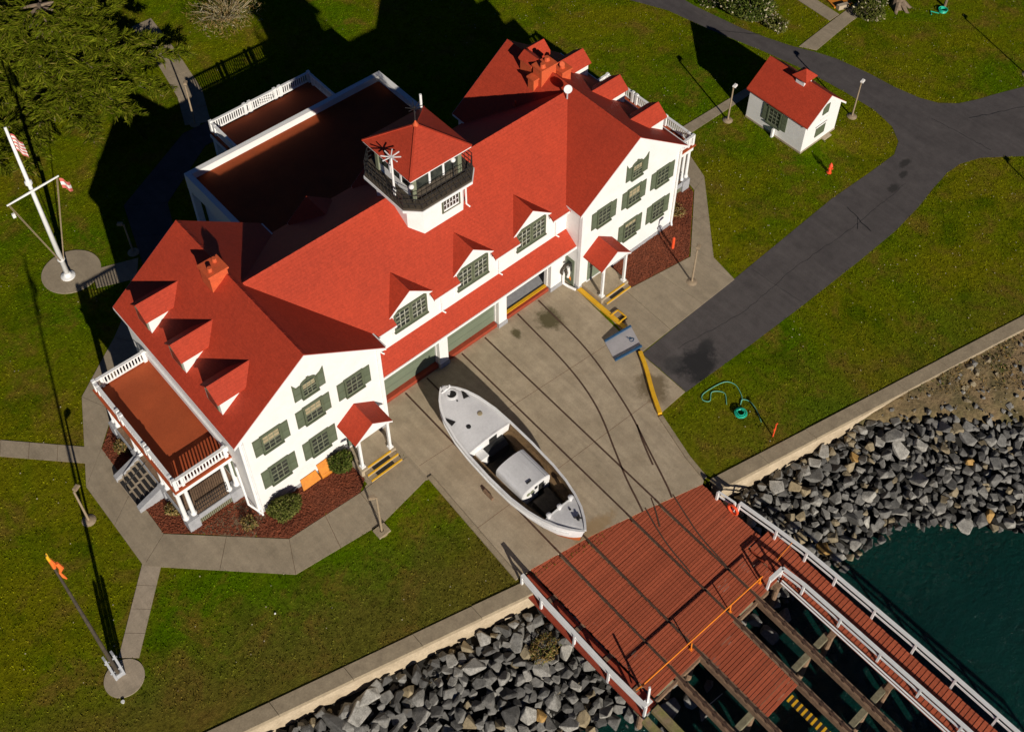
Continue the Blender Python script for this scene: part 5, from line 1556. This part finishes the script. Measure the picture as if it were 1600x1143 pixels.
# ------------------------------------------------------------------ windsock mast
wm = thing('windsock_mast', 'thin dark windsock mast held between two grey plates on a small round pad', 'mast', (-24.93, -2.69, .045))
m = MB(); m.tube([(0, 0, .1), (0, 0, 6), (0, 0, 12.0)], [.10, .08, .04], 10); m.build('pole', M['gunmetal'], wm)
for dx in (-.2, .2):
    m = MB(); m.box(dx - .05, dx + .05, -.14, .14, 0, 2.2); m.build('side_plate', M['steel'], wm)
m = MB(); m.box(-.2, .2, -.12, .12, .0, .35); m.tube([(-.3, 0, 1.7), (.3, 0, 1.7)], .05, 8); m.tube([(-.3, 0, .6), (.3, 0, .6)], .05, 8); m.build('foot', M['steel'], wm)
ws = thing('windsock', 'limp orange windsock with a yellow tip hanging at the top of the dark mast', 'windsock', (-24.93, -2.69, 12.0))
ws.scale = (.72, .72, .85)
m = MB(); m.tube([(.03, .0, .12), (-.02, .0, -.25), (-.0, .0, -.55)], [.04, .09, .09], 8); m.build('tip', M['yellow'], ws)
m = MB(); m.tube([(.0, .02, -.45), (.06, .0, -.9), (.02, 0, -1.3)], [.10, .14, .10], 8); m.tube([(.22, -.05, -1.0), (.3, -.1, -1.5), (.1, -.05, -1.9)], [.10, .15, .05], 8); m.tube([(.12, .0, -1.9), (.18, -.05, -2.3), (.26, -.08, -2.6)], [.05, .09, .04], 8); m.build('sock', M['orange_cloth'], ws)

# ------------------------------------------------------------------ hydrants, posts, boards, hoses, scraps
hy = thing('fire_hydrant', 'bright red orange hydrant on the lawn in front of the white shed', 'hydrant', (26.88, -3.82, 0))
m = MB(); m.lathe((0, 0, 0), [(.17, 0), (.17, .06), (.11, .08), (.11, .6), (.15, .62), (.15, .68), (.12, .75), (.05, .86), (.03, .92)], 14); m.build('body', M['hivis'], hy)
for a in ((.2, 0), (-.2, 0), (0, -.2)):
    m = MB(); m.tube([(0, 0, .5), (a[0], a[1], .5)], .065, 8); m.build('outlet', M['hivis'], hy)
m = MB(); m.tube([(14.0, -1.48, 0), (14.0, -1.48, .9)], .09, 10); m.ball((14.0, -1.48, .9), .09, 10); tag(m.build('red_post', M['flag_red'] if False else M['hivis']), 'short red marker post in the right mulch bed', 'post')
stp = thing('marker_stake', 'thin orange stake on the lawn strip beside the green hose', 'stake', (8.1, -14.78, 0))
m = MB(); m.tube([(0, 0, 0), (.03, 0, .75), (.0, 0, 1.2)], .04, 8); m.build('stake', M['hivis'], stp)
m = MB(); m.box(-.09, .09, -.02, .02, .62, .78); m.box(-.02, .14, -.02, .02, 1.1, 1.2); m.build('tag', M['hivis'], stp)
m = MB(); m.tube([(14.15, .02 - .12, 0), (14.15, -.1, .6)], .05, 8); m.box(14.0, 14.3, -.2, -.08, .55, .75); tag(m.build('wall_tap', M['steel']), 'small grey standpipe against the front wall of the right wing', 'standpipe')
m = MB(); m.slab([(-12.95, .0 - .06, .62), (-12.0, -.06, .62), (-11.95, -.42, .12), (-13.05, -.42, .12)], .05, False); tag(m.build('hatch_board', M['ply_orange']), 'low wide orange board leaning against the left wing wall', 'board')
m = MB(); m.slab([(-11.9, -.06, .95), (-11.25, -.06, .95), (-11.2, -.5, .30), (-11.9, -.5, .30)], .06, False); m.box(-11.88, -11.25, -.45, -.1, .0, .4); tag(m.build('hatch_board', M['ply_orange']), 'taller orange hatch board on the wall next to the shrub by the porch', 'board')
H1 = smooth_pts([(7.73, -11.66), (8.21, -11.06), (7.74, -10.54), (7.19, -10.87), (6.94, -10.54), (7.34, -10.29), (8.71, -10.52), (9.10, -11.04), (8.94, -11.61), (8.68, -12.0), (8.3, -12.2)], 6)
m = MB(); m.tube([(x, y, .04) for x, y in H1], .022, 6); m.tube([(x, y, .06) for x, y in smooth_pts([(8.31, -12.2), (8.63, -12.05), (8.85, -12.45), (8.68, -13.11), (8.3, -13.75)], 6)], .022, 6)
tag(m.build('garden_hose', M['teal_pale']), 'loose loops of pale green hose lying on the lawn strip', 'hose')
m = MB()
for k in range(7): m.torus((7.82 + random.uniform(-.04, .04), -12.6 + random.uniform(-.04, .04), .05 + .035 * k), .30 + random.uniform(-.10, .06), .028, 'z', 24, 6)
tag(m.build('hose_coil', M['teal_hose']), 'round coil of bright green hose on the lawn strip above the sea wall', 'hose')
m = MB()
for k in range(5): m.torus((47.75 + random.uniform(-.1, .1), 1.5, .05 + .04 * k), .30 + random.uniform(-.08, .08), .035, 'z', 20, 6)
m.tube([(47.3, 1.5, .05), (47.0, 2.1, .05), (46.7, 1.8, .05)], .04, 6)
tag(m.build('hose_coil', M['teal_hose']), 'green hose coil on the far lawn at the top right, by a wooden post', 'hose')
m = MB(); m.tube([(48.4, 1.75, 0), (48.4, 1.75, 1.3)], .12, 8); tag(m.build('garden_post', M['bark']), 'wooden post behind the green hose coil at the top right', 'post')
m = MB(); m.hexa([(41.55, 6.9, .0), (42.4, 6.6, .0), (42.5, 6.9, 0), (41.6, 7.2, 0), (41.55, 6.9, .4), (42.4, 6.6, .4), (42.5, 6.9, .4), (41.6, 7.2, .4)]); tag(m.build('door_step', M['path_pale']), 'pale tan step beside the path at the top right', 'step')
m = MB(); m.prism([(41.5, 7.3), (43, 6.7), (44, 9), (42.3, 9.6)], 0, .14); tag(m.build('wooden_deck', M['ply_orange']), 'orange brown timber deck corner at the top edge', 'deck')
m = MB(); m.lathe((-25.43, -3.93, .0), [(.05, 0), (.09, .14)], 10); o = tag(m.build('paper_cup', M['trim']), 'white paper cup lying on the grass below the windsock pad', 'cup')
m = MB(); m.ball((-17.9, -5.0, .04), .05, 8); tag(m.build('golf_ball', M['trim']), 'tiny white ball on the front lawn', 'ball')

# ------------------------------------------------------------------ vegetation
def leaf_mesh(name, P, D, N, L, W, mat, parent=None, **tags):
    """many small leaf quads (diamond shaped): centres P, long axes D, rough normals N"""
    P = np.asarray(P, float); D = np.asarray(D, float); N = np.asarray(N, float)
    D /= np.linalg.norm(D, axis=1)[:, None] + 1e-9
    Sd = np.cross(D, N); Sd /= np.linalg.norm(Sd, axis=1)[:, None] + 1e-9
    L = np.asarray(L)[:, None]; W = np.asarray(W)[:, None]
    n = len(P)
    V = np.empty((n, 4, 3))
    V[:, 0] = P - D * L / 2; V[:, 1] = P + Sd * W / 2; V[:, 2] = P + D * L / 2; V[:, 3] = P - Sd * W / 2
    me = bpy.data.meshes.new(name)
    me.vertices.add(n * 4); me.vertices.foreach_set('co', V.reshape(-1))
    me.loops.add(n * 4); me.loops.foreach_set('vertex_index', np.arange(n * 4, dtype=np.int32))
    me.polygons.add(n); me.polygons.foreach_set('loop_start', np.arange(n, dtype=np.int32) * 4)
    me.update(calc_edges=True); me.validate()
    me.materials.append(mat)
    o = bpy.data.objects.new(name, me); COL.objects.link(o)
    if parent is not None: o.parent = parent
    for k, v in tags.items(): o[k] = v
    return o
def cypress(label, x, y, h, R, nb, seed, trunk_h=1.0):
    r = np.random.default_rng(seed)
    t = thing('cypress_tree', label, 'tree', (x, y, 0), group=None)
    m = MB(); m.tube([(0, 0, -.3), (.15, .1, h * .35), (0, .2, h * .7), (.1, .1, h * .93)], [.55, .42, .24, .06], 10)
    P, D, N, L, W = [], [], [], [], []
    for b in range(nb):
        q = (b + .5) / nb
        hz = h * (.22 + .75 * q ** .9)
        az = b * 2.39996 + r.uniform(-.4, .4)
        ln = R * (1.06 - .80 * q) * r.uniform(.72, 1.12) + .4
        up = r.uniform(.02, .28)
        d = np.array([math.cos(az), math.sin(az), 0])
        s = np.array([-d[1], d[0], 0])
        bend = r.uniform(-.25, .25)
        pts = []
        for k in range(9):
            u = k / 8
            pts.append(d * ln * u + s * bend * ln * u * u + np.array([0, .1, hz + ln * (up * u - .28 * u * u)]))
        m.tube([tuple(p) for p in pts], [.11 * (1 - k / 9) + .015 for k in range(9)], 5, False)
        ns = int(ln * 8)
        for k in range(ns):
            u = r.uniform(.22, 1.0) ** .8
            i = min(7, int(u * 8)); p = pts[i] + (pts[i + 1] - pts[i]) * (u * 8 - i)
            side = r.choice([-1, 1])
            sd = s * side * r.uniform(.35, 1.0) + d * r.uniform(.3, 1.0) + np.array([0, 0, r.uniform(-.25, .3)])
            sd /= np.linalg.norm(sd)
            sl_ = r.uniform(.6, 1.7) * (1.15 - .6 * u)
            nl = int(14 + sl_ * 15)
            tt = r.uniform(0, 1, nl)
            base = p + sd[None] * (tt * sl_)[:, None] + r.normal(0, .07, (nl, 3)) + np.array([0, 0, 1])[None] * (.12 * np.sin(tt * 3))[:, None]
            dd = sd[None] + r.normal(0, .30, (nl, 3))
            nn_ = np.array([0, 0, 1.0])[None] + r.normal(0, .5, (nl, 3))
            P.append(base); D.append(dd); N.append(nn_); L.append(r.uniform(.30, .70, nl)); W.append(r.uniform(.045, .095, nl))
    m.build('trunk', M['bark'], t)
    leaf_mesh('crown', np.concatenate(P), np.concatenate(D), np.concatenate(N), np.concatenate(L), np.concatenate(W), M['cypress'], t)
    return t
cypress('big spreading cypress at the top left, nearest the annex and the flagpole', -7.6, 34.6, 9.0, 7.4, 92, 1)
cypress('cypress at the left edge behind the flagpole, partly outside the picture', -16.2, 35.2, 8.5, 6.0, 70, 2)
cypress('cypress at the very top edge beside the gravel path', -4.6, 43.6, 9.5, 6.0, 70, 3)
cypress('cypress in the top left corner behind the others', -13.5, 44.5, 10.0, 7.0, 70, 4)

def bush(name, label, cat, x, y, rx, ry, h, n, mats, seed, L=(.10, .22), W=(.05, .10), twigs=10, group=None, twigmat='bark', hollow=.45):
    r = np.random.default_rng(seed)
    t = thing(name, label, cat, (x, y, 0), group=group)
    m = MB()
    for k in range(twigs):
        a = r.uniform(0, 6.28); e = r.uniform(.3, .9)
        m.tube([(0 + .1 * math.cos(a), .1 * math.sin(a), -.05), (rx * .5 * e * math.cos(a), ry * .5 * e * math.sin(a), h * .5), (rx * e * math.cos(a + .2), ry * e * math.sin(a + .2), h * r.uniform(.6, .95))], [.03, .022, .008], 5, False)
    m.build('stem', M[twigmat], t)
    lump = r.uniform(-1, 1, (12, 3)); lump /= np.linalg.norm(lump, axis=1)[:, None]
    for mt, frac, shell in mats:
        k = int(n * frac)
        v = r.normal(0, 1, (k, 3)); v /= np.linalg.norm(v, axis=1)[:, None]
        w = 1 + .42 * np.max((v @ lump.T) ** 7, axis=1) - .24
        rad = (hollow + (1 - hollow) * r.uniform(0, 1, k) ** .5) * w if not shell else (.85 + .22 * r.uniform(0, 1, k)) * w
        p = v * rad[:, None] * np.array([rx, ry, h * .55]) + np.array([0, 0, h * .5])
        p[:, 2] = np.maximum(p[:, 2], .03)
        leaf_mesh('foliage' if not shell else 'blossom', p, v + r.normal(0, .8, (k, 3)), v * .6 + np.array([0, 0, .5]) + r.normal(0, .4, (k, 3)), r.uniform(*L, k), r.uniform(*W, k), M[mt], t)
    return t
bush('shrub', 'round green shrub against the left wing, below its lowest left window', 'shrub', -14.35, -.75, .95, .65, 1.25, 3600, [('bush', 1, False)], 11)
bush('shrub', 'green shrub beside the left entrance porch, next to the orange boards', 'shrub', -10.78, -.62, .72, .6, 1.25, 3200, [('bush_dark', .7, False), ('bush', .3, False)], 12)
bush('flowering_shrub', 'wide shrub with pale blossoms at the top, between the road and the lawn corner', 'shrub', 35.9, 11.4, 2.3, 2.6, 1.5, 6500, [('bush_dark', .8, False), ('bush', .15, False), ('blossom', .03, True)], 13, (.14, .3), (.07, .15))
bush('flowering_shrub', 'small pale blossoming shrub in front of the wide one, near the road edge', 'shrub', 36.1, 8.75, .9, 1.0, .8, 1500, [('bush', .6, False), ('blossom', .06, True)], 14, (.12, .25), (.06, .12))
bush('flowering_shrub', 'pale blossoming shrub touching the top edge left of the wide one', 'shrub', 34.6, 14.2, 1.0, 1.1, 1.1, 1700, [('bush_dark', .6, False), ('blossom', .07, True)], 15, (.12, .25), (.06, .12))
bush('garden_shrub', 'low straggly shrub beside the path corner at the top right', 'shrub', 42.8, 4.9, 1.2, 1.3, .9, 2600, [('bush', .7, False), ('blossom', .04, True)], 16, (.12, .26), (.06, .12))
bush('garden_shrub', 'low straggly shrub between the path corner and the thick tree trunk', 'shrub', 44.3, 5.6, 1.2, 1.1, 1.0, 2600, [('bush_dark', .8, False), ('blossom', .05, True)], 17, (.12, .26), (.06, .12))
bush('bare_shrub', 'bare pale twiggy shrub on the lawn at the top, left of the building shadow', 'shrub', 5.3, 36.2, 3.0, 2.6, 1.7, 5200, [('dry_leaf', .28, False), ('blossom', .05, False), ('bush', .14, False)], 18, (.16, .5), (.02, .05), 90, None, 'twig', .1)
for i, (x, y, l) in enumerate(((-16.2, -.15, 'small dry plant at the corner of the left wing'), (-18.75, 8.2, 'dry brown plant in the mulch bed below the far porch columns'), (-18.7, 3.1, 'dry brown plant in the mulch bed beside the porch steps'))):
    bush('small_plant', l, 'plant', x, y, .4, .45, .6, 420, [('dry_leaf', .7, False), ('bush', .3, False)], 30 + i, (.1, .2), (.03, .07))
bush('small_plant', 'dry plant at the back of the right mulch bed', 'plant', 16.3, .55, .6, .8, .5, 500, [('dry_leaf', .8, False), ('bush', .2, False)], 35, (.1, .2), (.03, .07))
bush('rock_weed', 'yellow green weed growing between the boulders beside the slipway railing', 'weed', -8.95, -14.6, .95, .7, .5, 900, [('dry_leaf', .6, False), ('bush', .4, False)], 36, (.12, .25), (.03, .06))
bpy.data.objects['rock_weed'].location.z = -1.75
bush('rock_weed', 'green tuft on the sandy soil patch right of the boulders', 'weed', 22.4, -20.6, .7, .5, .35, 700, [('bush_dark', .8, False)], 37, (.12, .25), (.03, .06))
bpy.data.objects['rock_weed.001'].location.z = -.75
tt = thing('thick_tree', 'thick pale tree trunk with flared roots at the top edge on the right', 'tree', (45.6, 4.2, 0))
m = MB(); m.tube([(0, 0, -.2), (.05, .1, .4), (.2, .3, 2.0), (.5, .8, 5.0), (.7, 1.2, 9)], [.62, .5, .42, .36, .2], 12)
for a in (3.6, 4.6, 5.4, .3): m.tube([(.25 * math.cos(a), .25 * math.sin(a), .5), (.9 * math.cos(a), .9 * math.sin(a), .0), (1.2 * math.cos(a + .1), 1.2 * math.sin(a + .1), -.1)], [.22, .14, .05], 6)
m.build('trunk', M['bark'], tt)
r = np.random.default_rng(5); v = r.normal(0, 1, (5000, 3)); v /= np.linalg.norm(v, axis=1)[:, None]
leaf_mesh('crown', v * (r.uniform(.3, 1, 5000) ** .5)[:, None] * np.array([4.2, 4.2, 2.6]) + np.array([1.5, 2.5, 8.8]), v, r.normal(0, 1, (5000, 3)), r.uniform(.2, .45, 5000), r.uniform(.1, .2, 5000), M['cypress'], tt)

rb = np.random.default_rng(44)
bx = rb.uniform(15.5, 34, 5200); bd = rb.uniform(.05, 5.2, 5200)
ok = (bd < (bx - 15.2) * .42) & (rb.uniform(0, 1, 5200) < .25 + .75 * (np.sin(bx * 1.7 + bd) > .1))
bx, bd = bx[ok], bd[ok]
by = np.array([wall_out(a) - b for a, b in zip(bx, bd)])
bz = np.array([bank_z(a, b) + .42 for a, b in zip(bx, by)])
kk_ = len(bx)
leaf_mesh('rough_grass', np.c_[bx, by, bz + rb.uniform(.0, .12, kk_)], rb.normal(0, 1, (kk_, 3)) + [0, 0, .6], rb.normal(0, 1, (kk_, 3)), rb.uniform(.10, .30, kk_), rb.uniform(.03, .07, kk_), M['dry_leaf'], kind='stuff')
sel_ = rb.uniform(0, 1, kk_) < .35
leaf_mesh('bank_weeds', np.c_[bx, by, bz + rb.uniform(.0, .1, kk_)][sel_] + [.3, .2, 0], rb.normal(0, 1, (sel_.sum(), 3)) + [0, 0, .4], rb.normal(0, 1, (sel_.sum(), 3)), rb.uniform(.12, .3, sel_.sum()), rb.uniform(.04, .09, sel_.sum()), M['bush_dark'], kind='stuff')
m = MB()
for _ in range(260):
    x = random.uniform(13.6, 30); d = random.uniform(.2, 4.4) 
    if d > (x - 13.3) * .62: continue
    q = random.uniform(.04, .16) if random.random() < .85 else random.uniform(.18, .34)
    me = random.choice(rock_meshes['rock_grey']); y = wall_out(x) - d
    mt = Matrix.Translation((x, y, bank_z(x, y) + .44)) @ Matrix.Rotation(random.uniform(0, 6.28), 4, 'Z') @ Matrix.Scale(q, 4)
    m.cur = random.choice((0, 0, 1)); m._add([tuple(mt @ v.co) for v in me.vertices], [tuple(p.vertices) for p in me.polygons])
m.build('loose_stones', [M['rock_grey'], M['rock_tan']], kind='stuff', recalc=False)

# short turf: many thousands of small grass tufts over the lawns in view
def in_poly(px, py, poly):
    c = np.zeros(len(px), bool); j = len(poly) - 1
    for i in range(len(poly)):
        xi, yi = poly[i]; xj, yj = poly[j]
        if yi != yj:
            c ^= ((yi > py) != (yj > py)) & (px < (xj - xi) * (py - yi) / (yj - yi) + xi)
        j = i
    return c
NB = 330000
r = np.random.default_rng(21)
px_ = r.uniform(-33, 56, NB); py_ = r.uniform(-20, 54, NB)
view = [(-7.5, 53), (-33, 1), (-30.5, -3), (-3, -16), (3, -16), (30, -22), (56, -3), (54, 2)]
keep = in_poly(px_, py_, view)
wl_ = np.where(px_ < -3, -11.86 - .275 * (px_ + 8.06), -14.31 - .23 * (px_ - 3.57)) + .06
keep &= py_ > wl_
hard = [apron_poly, road, beds[0][1], beds[2][1], [(-15.5, 0), (15.5, 0), (15.5, 11.1), (7.1, 11.1), (7.1, 19.3), (-7.3, 19.3), (-7.3, 11.1), (-15.5, 11.1)], [(-3.4, 19), (4.2, 19), (4.2, 23.3), (-3.4, 23.3)], [(26.8, -1.35), (30.6, -1.35), (30.6, 3.65), (26.8, 3.65)], [(6.6, -6), (6.6, -9.6), (4.3, -9.7), (4.3, -14.3), (-7.8, -11.5), (-7.8, 0)]]
for o in bpy.data.objects:
    if o.get('kind') == 'structure' and o.name.split('.')[0].endswith('_path'):
        k = len(o.data.vertices) // 2
        hard.append([(v.co.x, v.co.y) for v in o.data.vertices[k:]])
for poly in hard: keep &= ~in_poly(px_, py_, poly)
for cx, cy, rr in ((-14.85, 21.35, 1.7), (-24.83, -2.95, .9)): keep &= (px_ - cx) ** 2 + (py_ - cy) ** 2 > rr * rr
X = px_[keep] + r.normal(0, .035, keep.sum()); Y = py_[keep] + r.normal(0, .035, keep.sum()); n = len(X)
a = r.uniform(0, 2 * np.pi, n); w = r.uniform(.018, .045, n); hgt = r.uniform(.03, .085, n); lean = r.uniform(.0, .07, n); la = r.uniform(0, 2 * np.pi, n)
V = np.empty((n, 3, 3))
V[:, 0] = np.c_[X - w * np.cos(a), Y - w * np.sin(a), np.zeros(n)]
V[:, 1] = np.c_[X + w * np.cos(a), Y + w * np.sin(a), np.zeros(n)]
V[:, 2] = np.c_[X + lean * np.cos(la), Y + lean * np.sin(la), hgt]
me = bpy.data.meshes.new('grass_tufts')
me.vertices.add(n * 3); me.vertices.foreach_set('co', V.reshape(-1))
me.loops.add(n * 3); me.loops.foreach_set('vertex_index', np.arange(n * 3, dtype=np.int32))
me.polygons.add(n); me.polygons.foreach_set('loop_start', np.arange(n, dtype=np.int32) * 3)
me.update(calc_edges=True)
me.materials.append(M['blades'])
obj('grass_tufts', me, kind='stuff')

# daisies and clover heads scattered over the lawns
sel = r.choice(n, 1500, replace=False)
sel = sel[(X[sel] > 14) | (r.uniform(0, 1, len(sel)) < .22)]
m = MB()
for i in sel:
    q = r.uniform(.018, .045); z = r.uniform(.05, .1)
    m._add([(X[i] - q, Y[i], z), (X[i], Y[i] - q, z), (X[i] + q, Y[i], z), (X[i], Y[i] + q, z + .01)], [(0, 1, 2, 3)])
m.build('daisies', M['blossom'], kind='stuff', recalc=False)
